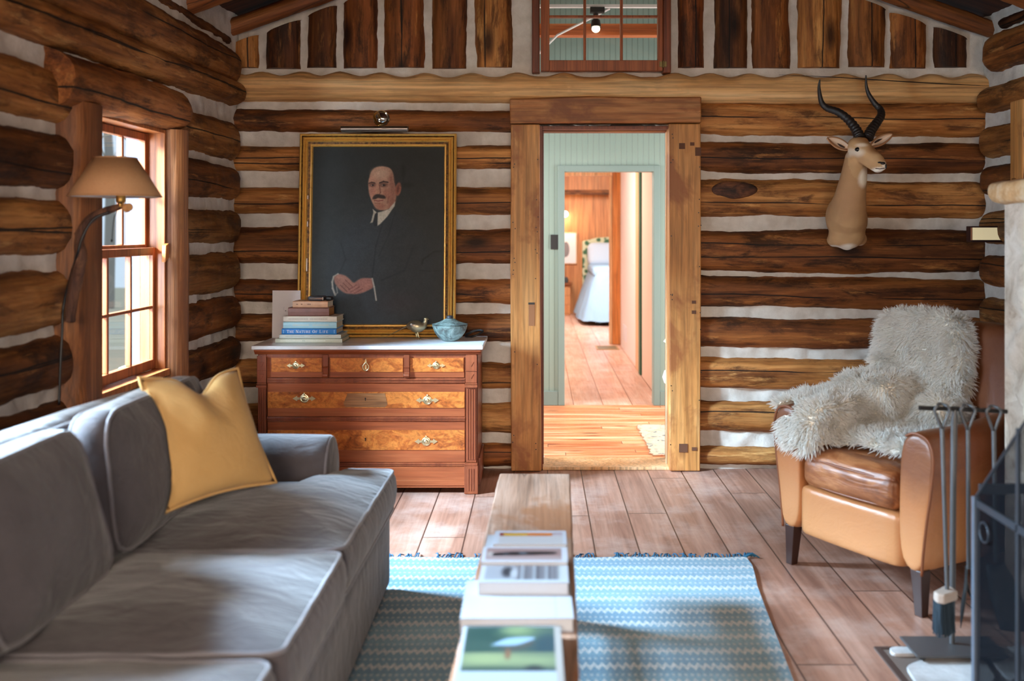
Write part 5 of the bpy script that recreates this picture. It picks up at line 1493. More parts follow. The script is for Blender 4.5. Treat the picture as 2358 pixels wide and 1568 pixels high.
# ================================================================== small wall sconce by the chimney
PAR = flat('glowing_parchment', rgb(232, 214, 170), .6); _b = PAR.node_tree.nodes['Principled BSDF']; _b.inputs['Emission Color'].default_value = (1, .84, .5, 1); _b.inputs['Emission Strength'].default_value = .28  # pale panel given a weak emission to brighten it
sn = thing('wall_sconce', 'small box wall light with a pale parchment panel between the logs and the stone chimney', 'lamp', (2.47, 5.6, 1.42))
a0 = W(2236, 524, 5.60); a1 = W(2312, 553, 5.60)
MB().box((a0.x - .002, 5.602, a1.z - .01), (XR - .06, 5.66, a0.z + .008)).build('sconce_box', flat('dark_red_wood', rgb(58, 28, 22), .5), sn, bevel=.003)
MB().box((a0.x + .008, 5.5995, a1.z + .001), (a1.x, 5.6018, a0.z)).build('parchment_panel', PAR, sn, bevel=.001)
MB().box((a0.x - .001, 5.596, a1.z), (a0.x + .004, 5.6015, a0.z)).build('edge_strip', flat('tan_strip', rgb(206, 140, 100), .5), sn)
MB().box((a0.x, 5.594, a0.z + .0005), (a1.x, 5.602, a0.z + .008)).box((a0.x + .01, 5.594, a1.z - .012), (a1.x, 5.602, a1.z - .0005)).build('sconce_rim', flat('dark_rim', rgb(48, 24, 22), .5), sn)
# ================================================================== mounted antelope head
an = thing('antelope_mount', 'mounted antelope head with long black ridged horns on the log wall above the armchair', 'trophy', (1.82, 5.88, 1.45))
def ringloft(mb, rings, n=20):
    """rings: (centre, half width, half height, tangent) -> closed loft"""
    vs, fs = [], []
    for c, rx, rz, t in rings:
        t = Vector(t).normalized(); side = Vector((1, 0, 0)); side = (side - t * side.dot(t)).normalized(); up = side.cross(t).normalized()
        for k in range(n):
            a = 2 * PI * k / n
            vs.append(Vector(c) + side * (rx * math.cos(a)) + up * (rz * math.sin(a)))
    m = len(rings)
    for i in range(m - 1):
        for k in range(n):
            k2 = (k + 1) % n
            fs.append((i * n + k, i * n + k2, (i + 1) * n + k2, (i + 1) * n + k))
    fs.append(tuple(reversed(range(n)))); fs.append(tuple((m - 1) * n + k for k in range(n)))
    mb.add(vs, fs)
ab = MB()
ringloft(ab, [(W(1948, 502, 5.893), .105, .140, (0, -1, 0)), (W(1949, 502, 5.84), .124, .148, (0, -1, .05)), (W(1950, 502, 5.77), .122, .140, (0, -1, .3)), (W(1952, 488, 5.70), .106, .125, (.02, -.8, .7)),
              (W(1957, 458, 5.645), .088, .100, (.05, -.45, .9)), (W(1962, 430, 5.605), .078, .086, (.06, -.35, .93)), (W(1967, 402, 5.57), .071, .076, (.06, -.35, .93)), (W(1970, 378, 5.54), .064, .070, (.05, -.4, .9)), (W(1971, 358, 5.515), .056, .062, (.0, -.5, .85))])
# chest bulge and white bib low on the front
ab.ell(W(1950, 540, 5.77), (.105, .10, .085), 18, 12)
ab.ell(W(1950, 560, 5.77), (.042, .07, .042), 14, 10); ab.ell(W(1921, 552, 5.80), (.042, .06, .042), 14, 10); ab.ell(W(1979, 550, 5.80), (.042, .06, .042), 14, 10)
# skull, face and muzzle, turned to the viewer's right
def ell_dir(mb, a, b, r0, r1, k=10):
    a, b = Vector(a), Vector(b)
    mb.tube([a + (b - a) * (i / k) for i in range(k + 1)], [r0 + (r1 - r0) * (i / k) for i in range(k + 1)], 16)
ab.ell(W(1974, 338, 5.49), (.056, .070, .056), 18, 14)
ell_dir(ab, W(1982, 340, 5.46), W(2026, 374, 5.33), .052, .034)
ell_dir(ab, W(1976, 352, 5.50), W(2018, 386, 5.355), .044, .026)
ab.ell(W(2028, 377, 5.325), (.030, .032, .027), 16, 12); ab.ell(W(2034, 384, 5.312), (.020, .020, .018), 14, 10)
ab.ell(W(2022, 392, 5.335), (.026, .034, .014), 14, 10)
ab.ell(W(1986, 324, 5.46), (.032, .034, .020), 14, 10); ab.ell(W(1993, 340, 5.425), (.024, .03, .022), 12, 10)
bme = remeshed(ab, .008, 7)
shade(bme, 180)
v = verts_np(bme)
def px_of(v): return 1239 + 2292.5 * v[:, 0] / v[:, 1], 531 - 2292.5 * (v[:, 2] - 1.42) / v[:, 1]
def blob(c, r, soft=.5):
    d = np.linalg.norm((v - np.array(c)) / np.array(r), axis=1)
    return np.clip((1 - d) / soft + .5, 0, 1)
L3 = lambda r, g_, b: np.array([lin(r), lin(g_), lin(b)])
colr = np.tile(L3(196, 156, 112), (len(v), 1))
nzv = np.array([nz(p[0] * 9, p[1] * 9, p[2] * 9) for p in v])
nzw_ = np.array([nz(p[0] * 26, p[1] * 26, p[2] * 26) for p in v])
colr *= (1 + .16 * nzv + .10 * nzw_)[:, None]
def dab(m, c):
    global colr
    colr = colr * (1 - m[:, None]) + np.array(c)[None] * m[:, None]
sidev = np.clip(.5 + (v[:, 0] - 1.80) * -6, 0, 1) * np.clip((v[:, 2] - 1.40) * 5, 0, 1)
# colour patches placed on the hide itself
dab(.5 * np.clip((v[:, 2] - 1.45) * 4, 0, 1) * (v[:, 1] > 5.5), L3(168, 124, 88))           # warmer brown saddle of the neck
dab(.8 * blob(W(1988, 322, 5.46), (.045, .08, .030), .9), L3(150, 98, 54))                   # russet forehead
dab(.8 * blob(W(2010, 346, 5.38), (.030, .08, .022), .9), L3(142, 94, 54))                   # bridge of the nose
dab(.95 * blob(W(1975, 352, 5.42), (.034, .05, .020), .9), L3(232, 214, 190))                # pale below the eye
dab(.95 * blob(W(1984, 334, 5.41), (.026, .05, .010), .9), L3(232, 214, 190))                # pale brow
dab(.85 * blob(W(1956, 352, 5.47), (.022, .06, .022), .9), L3(228, 212, 190))
dab(.95 * blob(W(1992, 410, 5.50), (.034, .08, .050), .6), L3(244, 234, 216))                # throat patch
dab(.95 * blob(W(2026, 393, 5.325), (.046, .07, .016), .6), L3(242, 234, 220))               # chin
dab(.8 * blob(W(2038, 380, 5.30), (.016, .04, .018), .6), L3(238, 226, 208))
dab(.95 * blob(W(1950, 570, 5.76), (.050, .12, .026), .5), L3(242, 232, 216))                # white bib
dab(.9 * blob(W(1917, 570, 5.80), (.030, .12, .015), .5), L3(242, 232, 216)); dab(.9 * blob(W(1984, 569, 5.80), (.030, .12, .015), .5), L3(242, 232, 216))
dab(.4 * blob(W(1952, 462, 5.6), (.06, .12, .10), .9), L3(150, 108, 82))
dab(.5 * blob(W(1975, 525, 5.68), (.05, .08, .09), .9), L3(214, 176, 128))
set_col(bme, colr)
M['hide'] = vcol('antelope_hide', .75, .2, .35, 160)
link('head_and_neck', bme, M['hide'], an)
M['horn'] = flat('black_horn', rgb(36, 30, 28), .45)
def horn(pts, r0):
    p = spline([W(*q) for q in pts], 10)
    n = len(p)
    rad = []
    for i in range(n):
        t = i / (n - 1)
        r = r0 * (1 - t) ** .75 + .0025
        r *= 1 + (.13 if t < .62 else .0) * (1 - t) * math.sin(i * 2 * PI / 3.0)
        rad.append(r)
    MB().tube(p, rad, 14).build('horn', M['horn'], an, smooth=180)
horn([(1980, 318, 5.475), (1972, 300, 5.50), (1955, 277, 5.53), (1930, 258, 5.56), (1905, 249, 5.59), (1893, 238, 5.60), (1888, 220, 5.60), (1886, 200, 5.60), (1888, 183, 5.59)], .027)
horn([(1998, 318, 5.475), (2006, 300, 5.50), (2019, 282, 5.53), (2029, 266, 5.56), (2027, 252, 5.59), (2014, 238, 5.60), (2001, 218, 5.60), (1995, 198, 5.60), (1994, 173, 5.59)], .027)
def ear(a, b, w, flip):
    a, b = W(*a), W(*b)
    ax = (b - a).normalized(); sd = Vector((0, -1, .15)); sd = (sd - ax * sd.dot(ax)).normalized(); up = ax.cross(sd)
    L = (b - a).length
    def shell(k, off):
        vs, fs = [], []; n, m = 12, 10
        for i in range(n + 1):
            t = i / n
            ww = w * k * (math.sin(PI * min(1, t * .93 + .07)) ** .7) * (1 - .15 * t)
            for j in range(m + 1):
                s = 2 * j / m - 1
                p = a + ax * (L * t * (1 if k == 1 else .06 + .9 * t / max(t, .01))) + up * (s * ww) + sd * (-.016 * (1 - s * s) * (1 - .3 * t) + off)
                vs.append(p)
        for i in range(n):
            for j in range(m):
                q = i * (m + 1) + j
                fs.append((q, q + 1, q + m + 2, q + m + 1))
        return MB().add(vs, fs)
    o = shell(1, 0).build('ear', flat('ear_hide', rgb(178, 130, 92), .8), an, smooth=180)
    s = o.modifiers.new('solid', 'SOLIDIFY'); s.thickness = .006; s.offset = 1
    i_ = shell(.72, .0075).build('inner_ear', flat('pale_ear', rgb(222, 196, 172), .8), o, smooth=180)
    dk = MB().tube([a + ax * L * .16 + sd * -.004 - up * .006, a + ax * L * .34 + sd * -.003 - up * .007, a + ax * L * .52 - up * .004], [.005, .007, .001], 8); dk.build('ear_dark_streak', flat('dark_streak', rgb(50, 34, 28), .8), o, smooth=180)  # dark streak set inside the ear near its base
ear((1954, 341, 5.485), (1906, 317, 5.49), .030, 1); ear((2008, 334, 5.485), (2055, 309, 5.50), .026, -1)
MB().ell(W(1976, 344, 5.418), (.0185, .012, .0125), 16, 12).build('eye', flat('glass_eye', rgb(12, 8, 8), .06), an, smooth=180)
MB().ell(W(2003, 338, 5.40), (.006, .010, .008), 12, 8).build('eye', flat('glass_eye_far', rgb(12, 8, 8), .06), an, smooth=180)
nm = MB().ell(W(2033, 376, 5.298), (.014, .010, .008), 14, 10).ell(W(2026, 374, 5.300), (.012, .008, .005), 12, 8).ell(W(2040, 383, 5.296), (.005, .006, .013), 12, 8)
nm.build('nose', flat('black_nose', rgb(24, 18, 18), .35), an, smooth=180)
MB().tube([W(2016, 388, 5.316), W(2026, 389, 5.302), W(2037, 387, 5.291)], .0022, 6).build('mouth', flat('mouth_line', rgb(60, 40, 34), .7), an, smooth=180)
# ================================================================== leather armchair
TH = math.atan2(.869, -.497)
AC = Vector((1.529, 4.119, 0))
ach = thing('armchair', 'tan leather club armchair with dark tapered legs by the fireplace', 'armchair', AC, TH)
g = G('tan_leather')
s3 = g.n('SeparateXYZ', {0: g.coord()})
n1 = g.noise(g.coord(), 4.5, 5, .6); n2 = g.noise(g.coord(), 90, 3)
pat = g.math('ADD', s3.outputs[2], g.math('MULTIPLY', g.math('SUBTRACT', n1, .5), .28))
c = g.ramp(pat, [(.24, rgb(190, 130, 84)), (.40, rgb(170, 106, 62)), (.54, rgb(106, 55, 31)), (.95, rgb(90, 43, 23))])
g.bs(Base_Color=g.mix(.12, c, g.ramp(n1, [(.3, rgb(120, 66, 34)), (.7, rgb(224, 164, 112))])), Roughness=g.ramp(n1, [(.3, .42), (.7, .30)]))
wr_ = g.noise(g.coord((3, 5, 5)), 3, 4, .6, 1.0)
g.bump(g.math('ADD', g.math('MULTIPLY', n2, .06), g.math('MULTIPLY', wr_, .8)), .22, .02); M['leather'] = g.m
g = G('seat_leather')
n1 = g.noise(g.coord((2.5, 7, 7)), 2.5, 5, .6, .8)
g.bs(Base_Color=g.ramp(n1, [(.3, rgb(96, 50, 27)), (.5, rgb(138, 80, 44)), (.7, rgb(176, 116, 74))]), Roughness=.4)
g.bump(g.noise(g.coord((2.2, 8, 8)), 2.0, 3, .5, 1.2), .4, .02); M['seat_leather'] = g.m
M['leather_pipe'] = flat('leather_piping', rgb(120, 66, 36), .4)
legs = MB()
for sx_ in (-1, 1):
    for sy in (-1, 1):
        m = MB(); cx_, cy_ = .325 * sx_, .32 * sy
        vs = [(cx_ + a * .026, cy_ + b * .026, .17) for a, b in ((-1, -1), (1, -1), (1, 1), (-1, 1))] + [(cx_ + a * .017 + .008 * sx_, cy_ + b * .017 + .004 * sy, 0) for a, b in ((-1, -1), (1, -1), (1, 1), (-1, 1))]
        m.add(vs, [(0, 1, 2, 3), (7, 6, 5, 4), (0, 4, 5, 1), (1, 5, 6, 2), (2, 6, 7, 3), (3, 7, 4, 0)])
        m.build('leg', flat('dark_leg_wood', rgb(54, 32, 26), .35) if 'leg_wood' not in M else M['leg_wood'], ach, True, bevel=.003)
MB().rbox((0, .0, .255), (.265, .345, .105), .03, 12, fn=lambda u, p: p + Vector((0, .018 * (1 - u.x * u.x) * (1 if u.y > .9 else 0), 0))).build('seat_base', M['leather'], ach, True, smooth=60)
def scush(u, p):
    k = (1 - u.x ** 4) * (1 - u.y ** 4)
    return p + Vector((0, .012 * (1 - u.x ** 2) * (1 if u.y > .8 else 0), (.035 * k if u.z > 0 else 0) + .008 * nz(p.x * 9, p.y * 14, p.z * 9)))
sc2 = MB().rbox((0, .055, .425), (.242, .305, .062), .04, 18, fn=scush).build('seat_cushion', M['seat_leather'], ach, True, smooth=180)
for z_ in (.478, .372):
    lp_ = [(a, b, z_) for a, b in ((-.21, .345), (-.10, .358), (0, .362), (.10, .358), (.21, .345))]
    MB().tube(spline(lp_, 5), .005, 6).build('piping', M['leather_pipe'], sc2, True, smooth=180)
def chair_arm(s):
    # front outline of the arm, inner edge then over the top and down the outside
    inner = [(.252, .15), (.252, .40), (.258, .58)]
    over = [(.266, .635), (.285, .668), (.315, .682), (.35, .682), (.385, .668), (.405, .635), (.412, .58)]
    outer = [(.402, .48), (.382, .36), (.366, .24), (.358, .15)]
    prof = inner + over + outer
    ys = [-.36, -.30, -.2, -.1, 0, .1, .2, .29, .335, .352, .358]
    sc_ = [1, 1, 1, 1, 1, 1, 1, 1, .985, .95, .86]
    vs, fs = [], []; n = len(prof)
    for y, k in zip(ys, sc_):
        rise = .055 * max(0, (.1 - y) / .46) ** 1.3
        for x, z in prof:
            cx_, cz_ = .33, .40
            zz_ = cz_ + (z - cz_) * k + (rise if z > .5 else 0)
            vs.append((s * (cx_ + (x - cx_) * k), y, zz_))
    for i in range(len(ys) - 1):
        for q in range(n):
            q2 = (q + 1) % n
            fs.append((i * n + q, i * n + q2, (i + 1) * n + q2, (i + 1) * n + q))
    fs.append(tuple(range(n))); fs.append(tuple((len(ys) - 1) * n + q for q in range(n)))
    o = MB().add(vs, fs).build('armrest', M['leather'], ach, True, smooth=70, sub=2)
    pts = [(s * (.33 + (x - .33) * .95), .352, .40 + (z - .40) * .965) for x, z in over[1:] + outer]
    MB().tube(spline(pts, 4), .0055, 6).build('piping', M['leather_pipe'], o, True, smooth=180)
chair_arm(1); chair_arm(-1)
def backf(u, p):
    curve = -.05 * (p.x / .4) ** 2 * 0 + .06 * (p.x / .4) ** 2
    rnd = -.07 * (abs(p.x) / .40) ** 4 * max(0, (p.z + .1) / .36)
    return p + Vector((p.x * .0, curve - .10 * (p.z + .36) / .72, rnd))
MB().rbox((0, -.345, .66), (.395, .075, .365), .06, 16, fn=backf).build('backrest', M['leather'], ach, True, smooth=180)
# ---- sheepskin thrown over the chair
CM = Matrix.Translation(AC) @ Matrix.Rotation(TH, 4, 'Z')
pd = MB()
def pad(c, h, r, rx=0, ry=0):
    pd.rbox((0, 0, 0), h, r, 10, M=Matrix.Translation(c) @ Matrix.Rotation(rx, 4, 'X') @ Matrix.Rotation(ry, 4, 'Y'))
pd.rbox((0, 0, 0), (.24, .055, .27), .05, 12, M=Matrix.Translation((.175, -.295, .79)) @ Matrix.Rotation(.14, 4, 'X'), fn=lambda u, p: Vector((p.x * (1 - .30 * max(0, u.z) ** 2) * (1 - .06 * max(0, -u.z)), p.y, p.z)))          # hanging down the inside back
pad((.17, -.39, 1.0), (.15, .10, .030), .028)               # over the top
pad((.20, -.20, .60), (.25, .08, .12), .06, .3)
pad((.08, -.02, .535), (.30, .24, .045), .04)                # on the seat
pad((.315, .06, .690), (.110, .29, .030), .028, -.10)               # along the far arm
pad((.225, .08, .60), (.06, .26, .10), .05)                  # down the inside of the arm
pad((.28, .335, .575), (.11, .04, .09), .038)                 # over the front of the arm
pad((.26, -.12, .70), (.14, .14, .08), .06)
bme = remeshed(pd, .018, 8)
# drop what would lie inside the chair
bm_v, bm_f = [], []
dg = bpy.context.evaluated_depsgraph_get(); bpy.context.view_layer.update(); dg = bpy.context.evaluated_depsgraph_get()
ivs, ifs = [], []
INV = CM.inverted()
chair_bvhs = []
for o in [c for c in ach.children if c.name.split('.')[0] in ('seat_base', 'seat_cushion', 'armrest', 'backrest')]:
    ev = o.evaluated_get(dg); me = ev.to_mesh()
    T = INV @ ev.matrix_world
    chair_bvhs.append(BVHTree.FromPolygons([T @ q.co for q in me.vertices], [tuple(p.vertices) for p in me.polygons])); ev.to_mesh_clear()
def inside(p, eps=.012):
    for b in chair_bvhs:
        loc, nrm_, i, d = b.find_nearest(p)
        if loc is not None and ((p - loc).dot(nrm_) < 0 or d < eps): return True
    return False
bad = [inside(q.co) for q in bme.vertices]
keep = [tuple(p.vertices) for p in bme.polygons if not any(bad[i] for i in p.vertices)]
used = sorted({i for f in keep for i in f}); rem = {a: b for b, a in enumerate(used)}
skv = [tuple(bme.vertices[i].co) for i in used]; skf = [tuple(rem[i] for i in f) for f in keep]
fle = thing('sheepskin', 'white long haired sheepskin thrown over the back and far arm of the leather armchair', 'sheepskin', AC, TH)
skm = bpy.data.meshes.new('hide'); skm.from_pydata(skv, [], skf); skm.update(); shade(skm, 180)
link('hide', skm, flat('fleece_base', rgb(252, 246, 236), .9), fle, True)
# wool: tens of thousands of fine tapering locks in one mesh
va = np.array(skv); tri = np.array([(f[0], f[k], f[k + 1]) for f in skf for k in range(1, len(f) - 1)])
A, B, C_ = va[tri[:, 0]], va[tri[:, 1]], va[tri[:, 2]]
cr = np.cross(B - A, C_ - A); ar = np.linalg.norm(cr, axis=1); fn_ = cr / np.maximum(ar, 1e-9)[:, None]
NH = 34000
pick = NR.choice(len(tri), NH, p=ar / ar.sum())
r1, r2 = NR.rand(NH), NR.rand(NH); sq = np.sqrt(r1)
root = A[pick] * (1 - sq)[:, None] + B[pick] * (sq * (1 - r2))[:, None] + C_[pick] * (sq * r2)[:, None]
nrm_ = fn_[pick]
# make sure the normals point away from the hide's core
cenv = va.mean(0)
clump = np.array([[nz(*(p * 16)), nz(*(p * 16 + 31)), nz(*(p * 16 + 57))] for p in root])
dirv = nrm_ * 1.0 + clump * .9 + NR.randn(NH, 3) * .22 + np.array([0, .1, -.32])
dirv /= np.linalg.norm(dirv, axis=1)[:, None]
ln = .040 * (.65 + .6 * NR.rand(NH))
bend = np.array([0, .12, -.55]) + clump * .5 + NR.randn(NH, 3) * .2
t_ = np.array([0, .4, .75, 1.0]); wd = np.array([.0021, .0019, .0013, .0003])
side = np.cross(dirv, NR.randn(NH, 3)); side /= np.linalg.norm(side, axis=1)[:, None]
sid2 = np.cross(dirv, side)
pts = root[:, None, :] + dirv[:, None, :] * (ln[:, None] * t_)[:, :, None] + bend[:, None, :] * (ln[:, None] * .35 * t_ ** 2)[:, :, None]
okh = np.array([not any(inside(Vector(p), .0025) for p in h_) for h_ in pts])
pts, side, sid2, dirv = pts[okh], side[okh], sid2[okh], dirv[okh]; NH = int(okh.sum())
ring = []
for k in range(3):
    a = 2 * PI * k / 3
    ring.append(pts + (side * math.cos(a) + sid2 * math.sin(a))[:, None, :] * wd[None, :, None])
V = np.stack(ring, 2).reshape(-1, 3)      # hair, station, corner
base_i = (np.arange(NH) * 12)[:, None]
q = []
for s_ in range(3):
    for k in range(3):
        k2 = (k + 1) % 3
        q.append([s_ * 3 + k, s_ * 3 + k2, (s_ + 1) * 3 + k2, (s_ + 1) * 3 + k])
q = np.array(q)
Fq = (base_i[:, :, None] + q[None]).reshape(-1, 4)
wm_ = bpy.data.meshes.new('wool')
wm_.vertices.add(len(V)); wm_.vertices.foreach_set('co', V.astype(np.float32).ravel())
wm_.loops.add(Fq.size); wm_.loops.foreach_set('vertex_index', Fq.astype(np.int32).ravel())
wm_.polygons.add(len(Fq)); wm_.polygons.foreach_set('loop_start', np.arange(0, Fq.size, 4, dtype=np.int32))
try: wm_.polygons.foreach_set('loop_total', np.full(len(Fq), 4, np.int32))
except Exception: pass
wm_.polygons.foreach_set('use_smooth', np.ones(len(Fq), bool))
wm_.update(calc_edges=True)
tcol = np.array([lin(253), lin(250), lin(246)]); rcol = np.array([lin(250), lin(243), lin(230)])
st_ = np.repeat(t_, 3)[None, :, None] * np.ones((NH, 1, 1))
hc_ = rcol * (1 - st_ ** .6) + tcol * st_ ** .6
hc_ = hc_ * (.92 + .1 * NR.rand(NH, 1, 1))
set_col(wm_, hc_.reshape(-1, 3))
g = G('wool'); g.bs(Base_Color=g.n('VertexColor', layer_name='Col').outputs[0], Roughness=.7); g.put(g.b, 'Specular IOR Level', .2)
trl = g.n('BsdfTranslucent', {0: rgb(253, 250, 246)}); mx = g.n('MixShader', {0: .5, 1: g.b.outputs[0], 2: trl.outputs[0]}); g.nt.links.new(mx.outputs[0], g.out.inputs[0])
wo = link('wool', wm_, g.m, fle, True); wo['kind'] = 'stuff'
# ================================================================== fireplace
g = G('field_stone')
n1 = g.noise(g.coord(), 7, 7, .65, .4); n2 = g.noise(g.coord(), 40, 5, .7)
vo = g.n('TexVoronoi', {'Vector': g.coord(), 'Scale': 4.5})
c = g.ramp(n1, [(.3, rgb(158, 138, 122)), (.5, rgb(206, 190, 176)), (.7, rgb(224, 212, 202))])
bw = g.n('RGBToBW', {0: vo.outputs['Color']}).outputs[0]
c = g.mix(.6, c, g.ramp(bw, [(.2, rgb(190, 170, 152)), (.5, rgb(236, 226, 216)), (.8, rgb(250, 244, 238))]), 'MULTIPLY')
c = g.mix(g.ramp(n2, [(.58, 0.0), (.72, .5)]), c, rgb(130, 100, 80))
g.bs(Base_Color=c, Roughness=.85); g.bump(n2, .6, .012); M['stone'] = g.m
fpl = thing('stone_fireplace', 'rough pale stone fireplace standing against the wall beside the leather armchair', 'fireplace', (2.2, 2.6, 0))
def stoneface(o, ux, uy, nu, nv, nrm, amp=.03):
    o, ux, uy, nrm = Vector(o), Vector(ux), Vector(uy), Vector(nrm)
    vs, fs = [], []
    for j in range(nv + 1):
        for i in range(nu + 1):
            p = o + ux * (i / nu) + uy * (j / nv)
            q = Vector((p.x, p.y * .8, p.z * 1.25)) * 4.2
            dd, _ = mnoise.voronoi(q)
            k = min(1, (dd[1] - dd[0]) * 3.0) ** .6
            e = min(1, min(i, nu - i) / 2, min(j, nv - j) / 2) if True else 1
            vs.append(p + nrm * (amp * (k - .75) + .018 * nz(p.x * 3, p.y * 3, p.z * 4) + .010 * nz(p.x * 14, p.y * 14, p.z * 14)) * e)
    for j in range(nv):
        for i in range(nu):
            a = j * (nu + 1) + i
            fs.append((a, a + 1, a + nu + 2, a + nu + 1))
    return vs, fs
sm = MB()
X0_, Y1_ = 1.725, 3.68
sm.add(*stoneface((X0_, 3.05, 0), (0, Y1_ - 3.05, 0), (0, 0, 1.535), 30, 70, (-1, 0, 0)))
sm.add(*stoneface((X0_, Y1_, 0), (XR - .12 - X0_, 0, 0), (0, 0, 1.535), 34, 70, (0, 1, 0)))
sm.add(*stoneface((X0_, 1.55, 1.0), (0, 1.5, 0), (0, 0, .535), 50, 24, (-1, 0, 0)))
sm.add(*stoneface((X0_, .95, 0), (0, .6, 0), (0, 0, 1.535), 26, 70, (-1, 0, 0)))
sm.box((X0_ + .03, 3.05, 0), (XR - .13, 3.06, 1.0)).box((X0_ + .03, 1.54, 0), (XR - .13, 1.55, 1.0)).box((XR - .14, .95, 0), (XR - .12, Y1_, 1.53)).box((X0_ + .02, .95, 1.50), (XR - .13, Y1_ - .02, 1.53)).box((X0_ + .02, .95, 0), (XR - .13, .96, 1.5)).box((X0_ + .03, 1.55, .98), (XR - .13, 3.05, 1.0))
sm.build('stone_masonry', M['stone'], fpl, smooth=60)
g = G('cap_stone'); n1 = g.noise(g.coord(), 9, 6, .65)
g.bs(Base_Color=g.ramp(n1, [(.3, rgb(150, 100, 56)), (.5, rgb(196, 150, 104)), (.7, rgb(222, 196, 168))]), Roughness=.85); g.bump(g.noise(g.coord(), 30, 5), .6, .015)
caps = MB()
caps.rbox((0, 0, 0), (.42, .34, .042), .035, 14, M=Matrix.Translation((2.10, 3.40, 1.565)), fn=lambda u, p: p + Vector((.02 * nz(p.y * 8, p.z * 9), .02 * nz(p.x * 8, 4), .018 * nz(p.x * 9, p.y * 9, 2))))
caps.build('cap_stone', g.m, fpl, smooth=60)
MB().rbox((2.10, 2.0, 1.565), (.42, 1.03, .042), .035, 14).build('mantel_stone', M['stone'], fpl, smooth=60)
MB().box((1.78, 1.56, .012), (XR - .14, 3.04, .03)).build('firebox_floor', flat('soot', rgb(40, 36, 34), .9), fpl)
# hearth set into the boards
hs_ = struct('trim_1')
hb_ = MB().box((1.14, .8, 0.0005), (1.70, 3.385, .004)).build('hearth_bed', flat('dark_mortar', rgb(104, 88, 80), .9), hs_)
MB().box((1.142, .8, .0045), (1.16, 3.384, .007)).box((1.16, 3.366, .0045), (1.30, 3.384, .007)).build('hearth_edge', flat('dark_edge', rgb(66, 44, 36), .8), hs_)
flag = MB()
def stonepoly(pts, seed):
    ol = outline(pts, .03, 3)
    q = [(p.x + .006 * nz(p.x * 12, p.y * 12, seed), p.y + .006 * nz(p.x * 12, p.y * 12, seed + 5)) for p in ol]
    flag.prism(q, .0045, .016 + .004 * nz(seed * 3.3), 'XY')
stonepoly([(1.175, 3.30), (1.30, 3.305), (1.34, 3.36), (1.18, 3.36)], 1)
stonepoly([(1.172, 3.05), (1.30, 3.02), (1.44, 3.12), (1.46, 3.27), (1.30, 3.29), (1.19, 3.22)], 2)
stonepoly([(1.47, 3.12), (1.69, 3.10), (1.69, 3.37), (1.49, 3.36)], 3)
stonepoly([(1.172, 2.70), (1.40, 2.66), (1.45, 3.0), (1.30, 3.0), (1.172, 3.02)], 4)
stonepoly([(1.42, 2.64), (1.69, 2.66), (1.69, 3.07), (1.47, 3.09)], 5)
stonepoly([(1.172, 2.2), (1.5, 2.16), (1.48, 2.62), (1.172, 2.66)], 6); stonepoly([(1.52, 2.16), (1.69, 2.16), (1.69, 2.62), (1.5, 2.62)], 7)
g = G('flagstone'); n1 = g.noise(g.coord(), 8, 6, .6)
g.bs(Base_Color=g.ramp(n1, [(.3, rgb(160, 156, 156)), (.7, rgb(206, 204, 204))]), Roughness=.7); g.bump(g.noise(g.coord(), 50, 5), .5, .006)
flag.build('flagstones', g.m, hs_, bevel=.003)
# ---- tool stand and the four tools that hang on it
ts = thing('tool_stand', 'black iron fireplace tool stand with a flat plate foot on the hearth', 'stand', (1.387, 3.33, .022))
bp_ = MB().box((1.232, 3.235, .030), (1.535, 3.395, .038)).build('base_plate', M['iron_grey'], ts, bevel=.002)
ft_ = MB()
MB().box((1.245, 3.245, .0205), (1.262, 3.385, .0298)).build('plate_foot', M['iron'], ts); MB().box((1.505, 3.245, .0205), (1.522, 3.385, .0298)).build('plate_foot', M['iron'], ts)
MB().tube([(1.387, 3.335, .0385), (1.388, 3.333, .3), (1.389, 3.33, .6), (1.392, 3.33, .78), (1.394, 3.33, .822)], [.009, .010, .010, .011, .007], 10).build('pole', M['iron_grey'], ts, smooth=60)
MB().tube([(1.27, 3.318, .829), (1.40, 3.33, .824), (1.575, 3.345, .812)], .0075, 10).build('crossbar', M['iron'], ts, smooth=60)
def tool(name, label, x, y, zl, drop):
    """loop hung over the bar, rod down to zl"""
    o = thing(name, label, 'fireplace tool', (x, y, zl), 0, 'fireplace tools on the stand')
    pts = []
    bz = (.829 - .0385 * (x - 1.27) if x < 1.4 else .824 - .0686 * (x - 1.40))
    by = 3.318 + .0887 * (x - 1.27)
    top = bz + .0155
    for t in np.linspace(-.42, PI + .42, 26):
        sn = math.sin(t)
        pts.append((x - .0245 * math.cos(t), by - .0155 * min(1, (1 - sn) * 5), top - .019 + .019 * sn))
    y = by - .0155
    lo = [(x, y, top - .085)] + pts + [(x, y, top - .085)]
    MB().tube(spline(lo, 3), .0052, 8).build('loop_handle', M['iron_grey'], o, smooth=180)
    MB().tube([(x, y, top - .08), (x + drop[0] * .4, y + drop[1] * .4, (top + zl) / 2), (x + drop[0], y + drop[1], zl)], [.0075, .0068, .0068], 10).build('rod', M['iron_grey'], o, smooth=60)
    return o
tb = tool('hearth_brush', 'hearth brush with a pale wooden block and dark bristles, first on the tool stand', 1.343, 3.325, .245, (-.002, -.045))
MB().prism([(1.292, 3.222), (1.312, 3.212), (1.372, 3.252), (1.368, 3.292), (1.345, 3.30), (1.29, 3.25)], .212, .244, 'XY').build('brush_block', flat('pale_block', rgb(176, 158, 146), .7), tb, bevel=.006)
bt_ = MB(); RB = random.Random(9)
